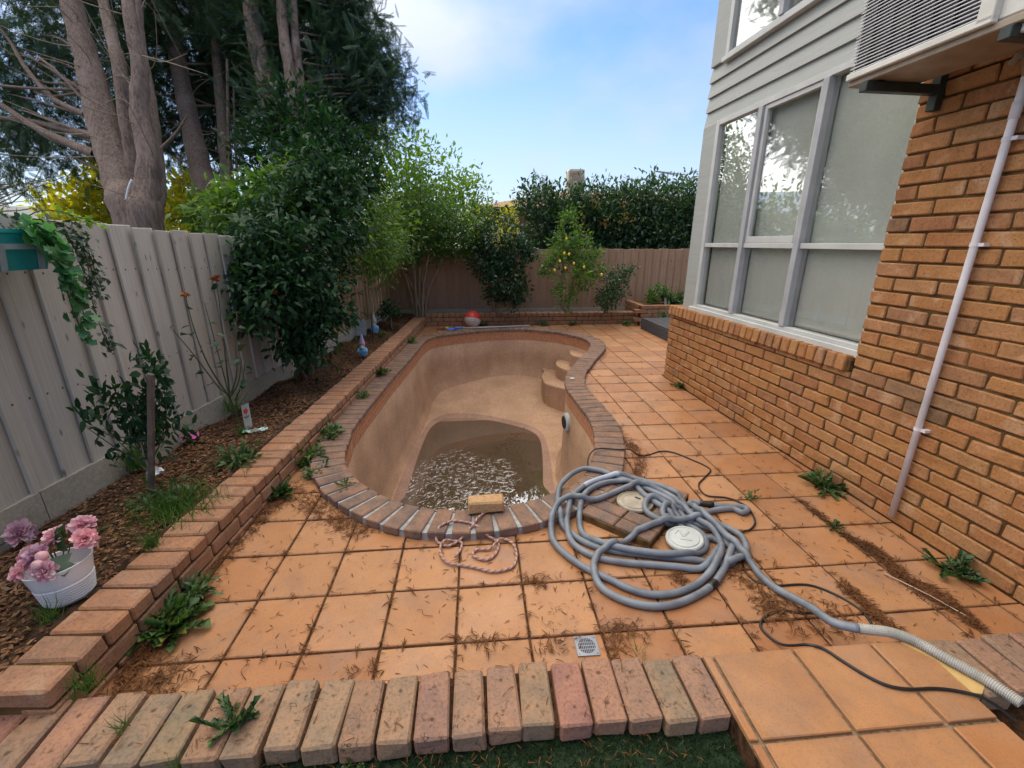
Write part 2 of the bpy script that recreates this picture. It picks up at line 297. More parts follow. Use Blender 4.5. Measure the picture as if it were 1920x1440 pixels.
MT['lemon'] = simple('lemon_skin', (.75, .48, .03), .4, var=.05)
def pebble(name, c1, c2, c3, wet=0):
    m, n, l, b = newmat(name); src = coords(n, l, rand=False)
    v = node(n, 'ShaderNodeTexVoronoi', i_Scale=170.0); l.new(src, v.inputs[0])
    hs = n.new('ShaderNodeSeparateColor'); l.new(v.outputs['Color'], hs.inputs[0])
    col = ramp(n, l, hs.outputs[0], [(0, c1), (.55, c2), (1, c3)])
    st = ramp(n, l, noise(n, l, src, 2.1, 6, .62), [(.35, (.82, .78, .76)), (.68, (1.12, 1.1, 1.1))]); col = mixc(n, l, 1.0, col, st, 'MULTIPLY')
    g = node(n, 'ShaderNodeVectorMath', operation='MULTIPLY', i_1=(9, 9, .9)); l.new(src, g.inputs[0])
    dr = ramp(n, l, noise(n, l, g.outputs[0], 1.0, 4, .6), [(.5, (0, 0, 0)), (.75, (.35,)*3)]); col = mixc(n, l, dr, col, tuple(x*.6 for x in c2))
    l.new(col, b.inputs['Base Color']); b.inputs['Roughness'].default_value = .38 if wet else .62; b.inputs['Specular IOR Level'].default_value = .5 if wet else .35
    bump(n, l, b, v.outputs['Distance'], .3, .004); return m
MT['pebble'] = pebble('pebble_render', (.355, .205, .118), (.455, .285, .175), (.58, .405, .275))
MT['pebbleband'] = pebble('stained_pebble_render', (.26, .145, .10), (.34, .20, .14), (.43, .28, .21))
MT['pebblewet'] = pebble('wet_pebble_render', (.19, .112, .068), (.26, .158, .098), (.34, .215, .14), 1)
MT['mosaic'] = masonry('mosaic_tile', [(.50, .23, .125)], grain=30, rough=.5)
def watermat():
    m, n, l, b = newmat('murky_water'); src = coords(n, l, rand=False); n.remove(b)
    d = node(n, 'ShaderNodeBsdfDiffuse', i_0=(.21, .145, .092, 1)); g = node(n, 'ShaderNodeBsdfGlossy', i_0=(.9, .95, 1, 1), i_Roughness=.0)
    fr = node(n, 'ShaderNodeFresnel', i_IOR=3.0)
    nn = ramp(n, l, noise(n, l, src, 11, 2, .5, 1.6), [(.53, (0, 0, 0)), (.62, (1, 1, 1))]); dv = node(n, 'ShaderNodeVectorMath', operation='DISTANCE', i_1=(-.25, 4.75, -1.117)); l.new(src, dv.inputs[0])
    jd = node(n, 'ShaderNodeMath', operation='MULTIPLY_ADD', i_1=.5); l.new(noise(n, l, src, 3.5, 3), jd.inputs[0]); l.new(dv.outputs['Value'], jd.inputs[2])
    msk = ramp(n, l, jd.outputs[0], [(.72, (1, 1, 1)), (1.0, (.0, .0, .0))])
    hgt = mixc(n, l, 1.0, nn, msk, 'MULTIPLY')
    bp = node(n, 'ShaderNodeBump', i_Strength=.5, i_Distance=.012); l.new(hgt, bp.inputs['Height']); l.new(bp.outputs[0], g.inputs['Normal']); l.new(bp.outputs[0], fr.inputs['Normal'])
    t = n.new('ShaderNodeBsdfTransparent'); m0 = node(n, 'ShaderNodeMixShader', i_0=.4); l.new(t.outputs[0], m0.inputs[1]); l.new(d.outputs[0], m0.inputs[2])
    ms = n.new('ShaderNodeMixShader'); l.new(fr.outputs[0], ms.inputs[0]); l.new(m0.outputs[0], ms.inputs[1]); l.new(g.outputs[0], ms.inputs[2]); l.new(ms.outputs[0], n['Material Output'].inputs[0]); return m
MT['water'] = watermat()
# ---------------------------------------------------------------- geometry helpers
def me_from(name, V, F, mats, smooth=False, mi=None):
    me = bpy.data.meshes.new(name); me.from_pydata([tuple(map(float, v)) for v in V], [], [tuple(f) for f in F]); 
    for m in (mats if isinstance(mats, (list, tuple)) else [mats]): me.materials.append(MT[m] if isinstance(m, str) else m)
    if mi is not None: me.polygons.foreach_set('material_index', np.asarray(mi, dtype=np.int32))
    if smooth: me.polygons.foreach_set('use_smooth', np.ones(len(me.polygons), dtype=bool))
    me.update(); return me
def me_np(name, V, F, mat, smooth=False):
    """numpy mesh; F is (n, k)"""
    me = bpy.data.meshes.new(name); V = np.ascontiguousarray(V, dtype=np.float32); F = np.ascontiguousarray(F, dtype=np.int32)
    me.vertices.add(len(V)); me.vertices.foreach_set('co', V.ravel())
    n, k = F.shape; me.loops.add(n*k); me.loops.foreach_set('vertex_index', F.ravel())
    me.polygons.add(n); me.polygons.foreach_set('loop_start', np.arange(0, n*k, k, dtype=np.int32))
    try: me.polygons.foreach_set('loop_total', np.full(n, k, dtype=np.int32))
    except Exception: pass
    if smooth: me.polygons.foreach_set('use_smooth', np.ones(n, dtype=bool))
    me.materials.append(MT[mat] if isinstance(mat, str) else mat); me.update(calc_edges=True); return me
def ob(name, me, parent=None, loc=(0, 0, 0), rot=(0, 0, 0), scale=None):
    o = bpy.data.objects.new(name, me); COL.objects.link(o); o.location = loc; o.rotation_euler = rot
    if scale: o.scale = scale
    if parent: o.parent = parent
    return o
def tag(o, label=None, cat=None, group=None, kind=None):
    for k, v in (('label', label), ('category', cat), ('group', group), ('kind', kind)):
        if v: o[k] = v
    return o
def thing(name, label, cat, loc=(0, 0, 0), rz=0, group=None):
    return tag(ob(name, None, None, loc, (0, 0, rz)), label, cat, group)
def struct(name, me, label=None, parent=None, **k):
    return tag(ob(name, me, parent, **k), label, kind='structure')
class MB:
    def __init__(s): s.V = []; s.F = []; s.M = []
    def add(s, V, F, mi=0):
        o = len(s.V); s.V += [tuple(v) for v in V]; s.F += [tuple(i+o for i in f) for f in F]; s.M += [mi]*len(F); return s
    def box(s, a, b, mi=0):
        x0, y0, z0 = a; x1, y1, z1 = b
        return s.add([(x0,y0,z0),(x1,y0,z0),(x1,y1,z0),(x0,y1,z0),(x0,y0,z1),(x1,y0,z1),(x1,y1,z1),(x0,y1,z1)], [(0,3,2,1),(4,5,6,7),(0,1,5,4),(1,2,6,5),(2,3,7,6),(3,0,4,7)], mi)
    def chbox(s, a, b, c=.004, mi=0, jit=0, seed=0):
        V, F = cham(a, b, c, jit, seed); return s.add(V, F, mi)
    def tube(s, P, r, n=8, mi=0, cap=True):
        V, F = tube(P, r, n, cap); return s.add(V, F, mi)
    def lathe(s, prof, n=24, c=(0, 0, 0), mi=0, axis=None):
        V = []; F = []
        for r, z in prof:
            for i in range(n):
                a = 2*math.pi*i/n; V.append((c[0]+r*math.cos(a), c[1]+r*math.sin(a), c[2]+z))
        for j in range(len(prof)-1):
            for i in range(n): F.append((j*n+i, j*n+(i+1) % n, (j+1)*n+(i+1) % n, (j+1)*n+i))
        return s.add(V, F, mi)
    def prism(s, poly, z0, z1, mi=0):
        n = len(poly); V = [(x, y, z0) for x, y in poly]+[(x, y, z1) for x, y in poly]
        return s.add(V, [tuple(range(n))[::-1], tuple(range(n, 2*n))]+[(i, (i+1) % n, n+(i+1) % n, n+i) for i in range(n)], mi)
    def obj(s, name, mats, parent=None, smooth=False, **k): return ob(name, me_from(name, s.V, s.F, mats, smooth, s.M if isinstance(mats, (list, tuple)) else None), parent, **k)
def cham(a, b, c, jit=0, seed=0):
    rr = random.Random(seed); A = [a, b]; V = []; idx = {}
    for ix in (0, 1):
        for iy in (0, 1):
            for iz in (0, 1):
                p = [A[ix][0], A[iy][1], A[iz][2]]; s = [1-2*ix, 1-2*iy, 1-2*iz]; j = [rr.uniform(-jit, jit) for _ in range(3)]
                cc = c*rr.uniform(.7, 1.5) if jit else c
                for ax in range(3):
                    q = [p[k]+j[k]+(s[k]*cc if k != ax else 0) for k in range(3)]
                    idx[ix, iy, iz, ax] = len(V); V.append(q)
    F = []
    for ax in range(3):
        o = [k for k in range(3) if k != ax]
        for sd in (0, 1):
            f = []
            for u, v in ((0, 0), (1, 0), (1, 1), (0, 1)):
                k = [0, 0, 0]; k[ax] = sd; k[o[0]] = u; k[o[1]] = v; f.append(idx[(*k, ax)])
            F.append(f if (sd == 1) == (ax != 1) else f[::-1])
    for ax in range(3):
        o = [k for k in range(3) if k != ax]
        for u in (0, 1):
            for v in (0, 1):
                k0 = [0, 0, 0]; k0[o[0]] = u; k0[o[1]] = v; k1 = list(k0); k0[ax] = 0; k1[ax] = 1
                F.append([idx[(*k0, o[0])], idx[(*k1, o[0])], idx[(*k1, o[1])], idx[(*k0, o[1])]])
    for ix in (0, 1):
        for iy in (0, 1):
            for iz in (0, 1): F.append([idx[ix, iy, iz, 0], idx[ix, iy, iz, 1], idx[ix, iy, iz, 2]])
    c0 = [(a[k]+b[k])/2 for k in range(3)]; G = []
    for f in F:   # outward winding
        p = [Vector(V[i]) for i in f]; nn = (p[1]-p[0]).cross(p[2]-p[0]); m = sum(p, Vector())/len(p)-Vector(c0)
        G.append(f if nn.dot(m) > 0 else f[::-1])
    return V, G
def tube(P, r, n=8, cap=True):
    P = np.array(P, float); r = np.broadcast_to(np.array(r, float), (len(P),)); T = np.gradient(P, axis=0); T /= np.linalg.norm(T, axis=1)[:, None]+1e-9
    u = np.cross(T[0], (0, 0, 1.)); 
    if np.linalg.norm(u) < 1e-3: u = np.array((1., 0, 0))
    V = []
    a = np.arange(n)*2*np.pi/n
    for p, t, q in zip(P, T, r):
        u = u-t*(u@t); u /= np.linalg.norm(u)+1e-9; v = np.cross(t, u)
        V.append(p+q*(np.cos(a)[:, None]*u+np.sin(a)[:, None]*v))
    V = np.concatenate(V); F = []
    for j in range(len(P)-1):
        for i in range(n): F.append((j*n+i, j*n+(i+1) % n, (j+1)*n+(i+1) % n, (j+1)*n+i))
    if cap: F += [tuple(range(n))[::-1], tuple(range((len(P)-1)*n, len(P)*n))]
    return V, F
def spline(P, k=8, closed=False):
    P = [np.array(p, float) for p in P]; n = len(P); out = []
    for i in range(n if closed else n-1):
        g = (lambda j: P[j % n]) if closed else (lambda j: P[min(max(j, 0), n-1)])
        a, b, c, d = g(i-1), g(i), g(i+1), g(i+2)
        for t in np.arange(k)/k: out.append(.5*(2*b+(c-a)*t+(2*a-5*b+4*c-d)*t*t+(3*b-a-3*c+d)*t**3))
    if not closed: out.append(P[-1])
    return np.array(out)
def unit(v): return v/(np.linalg.norm(v, axis=-1, keepdims=True)+1e-9)
LEAF = (np.array([(0, 0, 0), (-.5, .42, .10), (.5, .42, .10), (0, .45, -.02), (0, 1, -.10)]), np.array([(0, 2, 3), (0, 3, 1), (3, 2, 4), (1, 3, 4)]))
LONG = (np.array([(0, 0, 0), (-.5, .35, .06), (.5, .35, .06), (-.38, .72, .02), (.38, .72, .02), (0, 1, -.14)]), np.array([(0, 2, 1), (1, 2, 4), (1, 4, 3), (3, 4, 5)]))
BLADE = (np.array([(-.5, 0, 0), (.5, 0, 0), (-.3, .55, .10), (.3, .55, .10), (0, 1, .34)]), np.array([(0, 1, 3), (0, 3, 2), (2, 3, 4)]))
STRIP = (np.array([(-.5, 0, 0), (.5, 0, 0), (-.5, .5, .09), (.5, .5, .09), (0, 1, 0)]), np.array([(0, 1, 3), (0, 3, 2), (2, 3, 4)]))
IVYL = (np.array([(0, 0, 0), (.5, .05, .03), (.3, .4, 0), (.55, .6, .05), (0, 1, -.08), (-.55, .6, .05), (-.3, .4, 0), (-.5, .05, .03), (0, .4, -.03)]), np.array([(0, 1, 8), (1, 2, 8), (2, 3, 8), (3, 4, 8), (4, 5, 8), (5, 6, 8), (6, 7, 8), (7, 0, 8)]))
def lobed():
    pts = [(0, 0)]; 
    for i in range(5):
        y = .14+.18*i; wd = .16+.13*math.sin(i/4*2.2)
        pts += [(wd*.35, y-.05), (wd, y+.05)]
    right = pts[1:]; V = [(0, 0, 0)]+[(x, y, .05) for x, y in right]+[(0, 1, -.1)]+[(-x, y, .05) for x, y in right[::-1]]
    m = len(V); V.append((0, .5, -.03)); F = []
    spine = [(0, y, -.02) for y in (.1, .3, .5, .7, .9)]
    F = [(i, (i+1) % m, m) for i in range(m)]
    return np.array(V), np.array(F)
LOBE = lobed()
def frond():
    V = []; F = []
    for i in range(12):
        y = .04+.078*i; l = (.30*(1-.8*(i/12)**1.2)+.05)*(.8+.4*((i*7) % 5)/5)
        for s in (-1, 1):
            o = len(V); dx, dy = s*l*.62, l*.78; wd = .013
            V += [(0, y-wd, 0), (0, y+wd, 0), (dx*.6-wd*s, y+dy*.6+wd, -.015), (dx*.6+wd*s, y+dy*.6-wd, -.015), (dx, y+dy, -.06), (dx*1.05, y+dy*.55, -.05)]
            F += [(o, o+1, o+2), (o, o+2, o+3), (o+3, o+2, o+4), (o+3, o+2, o+5)]
    o = len(V); V += [(-.010, 0, 0), (.010, 0, 0), (0, 1.12, -.05)]; F.append((o, o+1, o+2))
    return np.array(V, float), np.array(F)
PETAL = (np.array([(0, 0, 0), (-.42, .45, .08), (.42, .45, .08), (0, .5, -.02), (-.36, .85, .10), (.36, .85, .10), (0, .98, .06)]), np.array([(0, 2, 3), (0, 3, 1), (3, 2, 5), (1, 3, 4), (3, 5, 6), (4, 3, 6)]))
FROND = frond()
def scatter(name, P, D, size, aspect, mat, tpl=LEAF, parent=None, kind='stuff', up=(0, 0, 1), updev=.7, smooth=False):
    V0, F0 = tpl; n = len(P); P = np.asarray(P, float); D = unit(np.asarray(D, float)); size = np.broadcast_to(np.asarray(size, float), (n,)); aspect = np.broadcast_to(np.asarray(aspect, float), (n,))
    z = np.array(up)+R.normal(0, updev, (n, 3)); z = unit(z-D*(z*D).sum(1, keepdims=True)); x = np.cross(D, z)
    T = V0[None]*np.stack([size*aspect, size, size], 1)[:, None]
    W = P[:, None]+T[..., :1]*x[:, None]+T[..., 1:2]*D[:, None]+T[..., 2:]*z[:, None]
    F = (F0[None]+(np.arange(n)*len(V0))[:, None, None]).reshape(-1, F0.shape[1])
    o = ob(name, me_np(name, W.reshape(-1, 3), F, mat, smooth), parent)
    if kind: o['kind'] = kind
    return o
def bush_pts(blobs, nclump, per, sig, inner=.45, flat=1.0):
    """clump centres through the outer part of the blobs, leaves gathered round them"""
    B = np.array(blobs); wt = B[:, 3]**1.5; k = R.choice(len(B), nclump, p=wt/wt.sum()); d = unit(R.normal(size=(nclump, 3))); d[:, 2] *= flat
    rr = B[k, 3]*(inner+(1-inner)*R.random(nclump)**.6); c = B[k, :3]+d*rr[:, None]
    P = np.repeat(c, per, 0)+R.normal(0, sig, (nclump*per, 3)); D = np.repeat(d, per, 0)*.7+R.normal(0, .6, (nclump*per, 3))
    return c, P, D
def rel(P, o): return np.asarray(P)-np.array(o.location)[None]
def branches(name, base, tips, r0, mat, parent, n=5, wob=.06):
    m = MB(); base = np.array(base, float)
    for t in tips:
        t = np.array(t, float); mid = base*.5+t*.5+R.normal(0, wob, 3)*np.linalg.norm(t-base); mid[2] -= .05*np.linalg.norm(t-base)*0
        P = spline([base, mid, t], 5); m.tube(P, np.linspace(r0, r0*.25, len(P)), n, cap=False)
    return m.obj(name, mat, parent, smooth=True)
def inpoly(p, poly):
    x, y = p; c = False; n = len(poly); j = n-1
    for i in range(n):
        xi, yi = poly[i]; xj, yj = poly[j]
        if (yi > y) != (yj > y) and x < (xj-xi)*(y-yi)/(yj-yi)+xi: c = not c
        j = i
    return c
def cdt(loops, pts, keep, z):
    V = []; E = []
    for lp in loops:
        o = len(V); V += [Vector(p) for p in lp]; E += [(o+i, o+(i+1) % len(lp)) for i in range(len(lp))]
    V += [Vector(p) for p in pts]
    v, e, f, *_ = delaunay_2d_cdt(V, E, [], 0, 1e-5)
    F = []
    for t in f:
        c = (v[t[0]]+v[t[1]]+v[t[2]])/3
        if keep((c.x, c.y)): F.append(tuple(t))
    used = sorted({i for t in F for i in t}); mp_ = {i: k for k, i in enumerate(used)}
    return [(v[i].x, v[i].y, z(v[i].x, v[i].y) if callable(z) else z) for i in used], [tuple(mp_[i] for i in t) for t in F]
def brickset(name, size, mat, n=8, c=.006, jit=.003, x0=0):
    sx, sy, sz = size; return [me_from(name, *cham((-sx/2, -sy/2, -sz/2), (sx/2, sy/2, sz/2), c, jit, 50+x0+i), mat) for i in range(n)]
# ---------------------------------------------------------------- pool outline
INN = [(-1.12,3.70),(-1.10,3.51),(-1.07,3.24),(-1.03,3.06),(-.96,2.90),(-.85,2.73),(-.74,2.62),(-.60,2.49),(-.41,2.375),(-.21,2.32),(.0,2.31),(.15,2.335),(.31,2.38),(.48,2.46),(.65,2.57),(.78,2.73),(.86,2.90),(.94,3.12),(.99,3.33),(1.03,3.54),(1.04,3.77),(1.03,4.03),(1.02,4.27),(1.01,4.51),(1.02,4.73),(1.07,4.97),(1.16,5.26),(1.29,5.55),(1.50,5.99),(1.72,6.42),(1.83,6.73),(1.86,7.02),(1.80,7.33),(1.60,7.67),(1.29,7.96),(1.0,8.11),(.67,8.17),(.3,8.12),(-.03,8.01),(-.5,7.78),(-.76,7.55),(-.87,7.20),(-.91,6.65),(-.96,6.01),(-1.04,5.14),(-1.09,4.34)]
INS = spline(INN, 6, True)
def resample(P, n):
    Q = np.vstack([P, P[:1]]); s = np.r_[0, np.cumsum(np.linalg.norm(np.diff(Q, axis=0), axis=1))]; t = np.arange(n)*s[-1]/n
    return np.stack([np.interp(t, s, Q[:, k]) for k in (0, 1)], 1), s[-1]
POOL, PLEN = resample(INS, 240)
def normals(P):
    T = np.roll(P, -1, 0)-np.roll(P, 1, 0)
    for _ in range(3): T = (np.roll(T, 1, 0)+T+np.roll(T, -1, 0))/3
    T = unit(T); return np.stack([T[:, 1], -T[:, 0]], 1)
PN = normals(POOL)                                   # outward for a counter-clockwise ring
if ((POOL+PN*.1)[:, 0].max() < POOL[:, 0].max()): PN = -PN
MIDRING = POOL+PN*.12
poly_in = [tuple(p) for p in POOL]; poly_mid = [tuple(p) for p in MIDRING]
# ---------------------------------------------------------------- ground, deck
big = [(-250, -250), (250, -250), (250, 250), (-250, 250)]; site = [(-1.2, .5), (2.45, .5), (2.6, 9.2), (-1.0, 9.2)]
V, F = cdt([big, site], [], lambda c: not inpoly(c, site), -.03)
struct('ground', me_from('ground', V, F, 'ground'), 'bare dry ground beyond the fences')
deck = struct('tiled_deck', me_from('grout_bed', *cdt([[(-1.75, .9), (4.2, .9), (4.2, 9.3), (-1.75, 9.3)], poly_mid], [], lambda c: not inpoly(c, poly_mid), -.008), 'dirt'), 'square terracotta tiles laid round the empty pool')
TP = .3125; TX, TY = -.118, 1.437; PLAN = []
def wallx(y): return 2.335+(5.12-y)*math.tan(.0452)-.012
def planterx(y): return -1.46+(y-1.34)*.0600+.004
tile_meshes = [me_from('tile', *cham((-.1513, -.1513, -.03), (.1513, .1513, 0), .003, .0012, i), 'tile') for i in range(6)]
for i in range(-5, 14):
    for j in range(-1, 24):
        cx, cy = TX+(i+.5)*TP, TY+(j+.5)*TP
        if cy > 8.95 or cx > 4.1: continue
        h = .1513; sq = [(cx-h, cy-h), (cx+h, cy-h), (cx+h, cy+h), (cx-h, cy+h)]
        if cx+h < planterx(cy)-.02: continue
        if cy < 5.05 and cx-h > wallx(cy)+.02: continue
        if cy < 1.2 and cx > 2.2: continue
        dz = rnd.uniform(-.0025, .0015); rot = (rnd.uniform(-.004, .004), rnd.uniform(-.004, .004), rnd.uniform(-.006, .006))
        ins = [inpoly(p, poly_mid) for p in sq]; near = min(np.hypot(*(MIDRING-np.array((cx, cy))).T)) < .24
        wall_cut = cy < 5.1 and cx+h > wallx(cy); pl_cut = cx-h < planterx(cy)
        if all(ins): continue
        if near or wall_cut or pl_cut:
            sq2 = [(max(planterx(y)+.002, x) if pl_cut else (min(x, wallx(y)) if wall_cut else x), y) for x, y in sq]
            loc = [(x-cx, y-cy) for x, y in sq2]
            if near:
                pm = [(x-cx, y-cy) for x, y in poly_mid]
                V, F = cdt([loc, pm], [], lambda c: inpoly(c, loc) and not inpoly(c, pm), 0)
                if not F: continue
                bm = bmesh.new(); vs_ = [bm.verts.new(v) for v in V]; [bm.faces.new([vs_[k] for k in f]) for f in F]
                bmesh.ops.recalc_face_normals(bm, faces=bm.faces)
                if sum(f.normal.z for f in bm.faces) < 0: bmesh.ops.reverse_faces(bm, faces=bm.faces)
                ex = bmesh.ops.extrude_face_region(bm, geom=bm.faces[:]); bmesh.ops.translate(bm, verts=[g for g in ex['geom'] if isinstance(g, bmesh.types.BMVert)], vec=(0, 0, -.028))
                bmesh.ops.recalc_face_normals(bm, faces=bm.faces); me = bpy.data.meshes.new('tile'); bm.to_mesh(me); bm.free(); me.materials.append(MT['tile'])
                if me.polygons and sum(p.normal.z*p.area for p in me.polygons if p.center.z > -.001) < 0: me.flip_normals()
            else:
                m = MB().prism(loc, -.028, 0); me = me_from('tile', m.V, m.F, 'tile')
            ob('tile', me, deck, (cx, cy, dz), rot if not near else (0, 0, 0))
        else: ob('tile', tile_meshes[rnd.randrange(6)], deck, (cx, cy, dz), rot)
# ---------------------------------------------------------------- pool shell
pool = thing('swimming_pool', 'empty kidney shaped pool with pebble render sunk into the terracotta deck', 'pool')
def floor_z(x, y):
    z = -1.10
    if y > 6.5: z += .28*min(1, ((y-6.5)/1.6))**1.4
    if y < 5: z -= .035*(5-y)/2.5
    return z
levels = [(0, .02), (0, -.155), (-.006, -.16), (-.012, -.5), (-.022, -.62)]
V = []; F = []; n = len(POOL)
for off, z in levels:
    for p, q in zip(POOL, PN): V.append((p[0]+q[0]*off, p[1]+q[1]*off, z))
for off, up in ((-.035, .16), (-.055, .08), (-.10, .02)):
    for p, q in zip(POOL, PN):
        x, y = p+q*off; V.append((x, y, floor_z(x, y)+(up if up > .03 else .0)))
NL = len(levels)+3
for j in range(NL-1):
    for i in range(n): F.append((j*n+i, j*n+(i+1) % n, (j+1)*n+(i+1) % n, (j+1)*n+i))
MB().add(V, F).obj('pool_wall', 'pebble', pool, smooth=True)
ring = [tuple(p+q*-.10) for p, q in zip(POOL, PN)]
HOP = [(.86,4.46),(.90,4.84),(.935,5.28),(.955,5.79),(.90,6.08),(.75,6.28),(.53,6.46),(.2,6.66),(-.24,6.79),(-.5,6.77),(-.67,6.66),(-.78,6.45),(-.85,6.03),(-.93,5.2),(-.965,4.4),(-.97,3.8),(-.94,3.35),(-.85,3.0),(-.7,2.8),(-.45,2.55),(-.1,2.45),(.3,2.53),(.55,2.70),(.70,2.95),(.80,3.3),(.87,3.7)]
hop = [tuple(p) for p in spline(HOP, 4, True)]
hc = np.array(hop); cen = hc.mean(0)
hop2 = [tuple(p-unit(p-cen)*(.12 if p[1] > 4.3 else .07)) for p in hc]
hop2x = [tuple(cen+(np.array(q)-cen)*1.012) for q in hop2]
g = [(x, y) for x in np.arange(-1, 1.8, .1) for y in np.arange(2.5, 8.1, .1) if inpoly((x, y), ring) and min(np.hypot(*(np.array(ring)-np.array((x, y))).T)) > .05]
V, F = cdt([ring, hop, hop2], g, lambda c: inpoly(c, ring), lambda x, y: floor_z(x, y)-(.02 if inpoly((x, y), hop2x) else 0))
mi = []
for t in F:
    c = np.mean([V[k][:2] for k in t], 0); mi.append(2 if inpoly(c, hop2) else 1 if inpoly(c, hop) else 0)
ob('pool_floor', me_from('pool_floor', V, F, ['pebble', 'pebbleband', 'pebblewet'], True, mi), pool)
# mosaic band under the coping: three rows of small tiles, real pieces joined into one part
m = MB(); k = int(PLEN/.052); P2, _ = resample(INS, k); N2 = normals(P2)
if (P2+N2*.1)[:, 0].max() < P2[:, 0].max(): N2 = -N2
for i in range(k):
    p, q = P2[i], N2[i]; t = np.array((-q[1], q[0]))
    for r_ in range(3):
        z1 = .005-r_*.052; h = .0235; d = rnd.uniform(.0, .0015)
        a = p-t*h-q*(.006+d); b = p+t*h-q*(.006+d); a2 = p-t*h; b2 = p+t*h
        m.add([(*a, z1-.047), (*b, z1-.047), (*b, z1), (*a, z1), (*a2, z1-.047), (*b2, z1-.047), (*b2, z1), (*a2, z1)], [(0, 1, 2, 3), (0, 4, 5, 1), (2, 6, 7, 3), (1, 5, 6, 2), (0, 3, 7, 4)])
o = m.obj('mosaic_band', 'mosaic', pool); o['kind'] = 'stuff'
# mortar bed and coping bricks
V = []; F = []
for off, z in ((.004, -.01), (.004, .044), (.207, .044), (.207, -.02)):
    for p, q in zip(POOL, PN): V.append((*(p+q*off), z))
for j in range(3):
    for i in range(n): F.append((j*n+i, j*n+(i+1) % n, (j+1)*n+(i+1) % n, (j+1)*n+i))
ob('mortar_bed', me_from('mortar_bed', V, F, 'greymortar'), pool)
k = int(PLEN/.1115); P3, _ = resample(INS, k); N3 = normals(P3)
if (P3+N3*.1)[:, 0].max() < P3[:, 0].max(): N3 = -N3
for i in range(k):
    p, q = P3[i], N3[i]; t = np.array((-q[1], q[0]))
    curv = np.dot(N3[(i+1) % k]-N3[i-1], t)/(2*PLEN/k)
    a = rnd.uniform(-.012, .012); hw = .0525; l0, l1 = -.022+rnd.uniform(-.003, .003), .215+rnd.uniform(-.004, .004)
    wo = min(hw, hw*(1+curv*.215)-.001)
    wi = min(hw, hw*(1-curv*.022))
    Vb, Fb = cham((l0, -1, 0), (l1, 1, .052), .006, 0, i)
    Vn = []
    for x, y, z in Vb:
        f = (x-l0)/(l1-l0); ww = wi+(wo-wi)*f; yy = math.copysign(ww-(.006 if abs(y) < .9999 else 0), y)
        if x < l0+.02 and z > .03: z -= .006
        Vn.append((x+rnd.uniform(-.001, .001), yy+rnd.uniform(-.001, .001), z+rnd.uniform(-.0008, .0008)))
    ob('coping_brick', me_from('coping_brick', Vn, Fb, 'coping'), pool, (p[0], p[1], .004+rnd.uniform(-.0015, .0015)), (0, rnd.uniform(-.006, .006), math.atan2(q[1], q[0])+a))
# treads of the corner steps
for z, pl_ in ((-.22, [(1.9,7.62),(1.70,7.57),(1.62,7.38),(1.61,7.17),(1.69,7.03),(1.9,6.93),(2.0,7.2)]), (-.45, [(1.80,7.86),(1.56,7.82),(1.43,7.62),(1.39,7.37),(1.45,7.13),(1.56,7.0),(1.70,6.88),(2.0,6.9),(2.05,7.5)]), (-.67, [(1.46,8.12),(1.24,7.98),(1.235,7.76),(1.15,7.5),(1.13,7.1),(1.20,6.93),(1.32,6.80),(1.47,6.68),(1.78,6.5),(2.05,6.9),(1.95,7.7)])):
    pp = [tuple(p) for p in spline(pl_, 6, True)]
    cc = np.mean(pp, 0); m = MB(); nn = len(pp)
    rings = [(1, -1.15), (1, z-.02), (.985, z-.006), (.965, z)]
    V = [(*(cc+(np.array(p)-cc)*s_), zz) for s_, zz in rings for p in pp]
    F = [(j*nn+i, j*nn+(i+1) % nn, (j+1)*nn+(i+1) % nn, (j+1)*nn+i) for j in range(3) for i in range(nn)]+[tuple(range(3*nn, 4*nn))]
    m.add(V, F).obj('step', 'pebble', pool)
# light niche on the right wall
lt = MB().lathe([(0, .03), (.085, .03), (.105, .018), (.105, -.045), (.0, -.045)], 28).obj('pool_light', 'plasticwhite', pool, smooth=False, loc=(.985, 4.50, -.32), rot=(0, -math.pi/2, .12))
MB().lathe([(0, .036), (.072, .036), (.076, .02)], 24).obj('lens', 'coil', lt)
# shallow puddle on the floor at the deep end
wl = [p for p in hop2]
V, F = cdt([wl], [], lambda c: inpoly(c, wl) and True, -1.117)
tag(ob('pool_water', me_from('pool_water', V, F, 'water')), 'shallow murky puddle left on the floor of the pool', kind='structure')
# grime line on the floor
P = np.array([(-.18+.9*t+R.normal(0, .03), 4.9+1.25*t+R.normal(0, .05), -1.115) for t in R.random(160)]); P[:, 2] = [floor_z(x, y)-.015 for x, y, _ in P]
scatter('leaf_debris', P, np.c_[R.normal(size=(160, 2)), np.zeros(160)], R.uniform(.015, .04, 160), .25, 'needle', STRIP, pool)
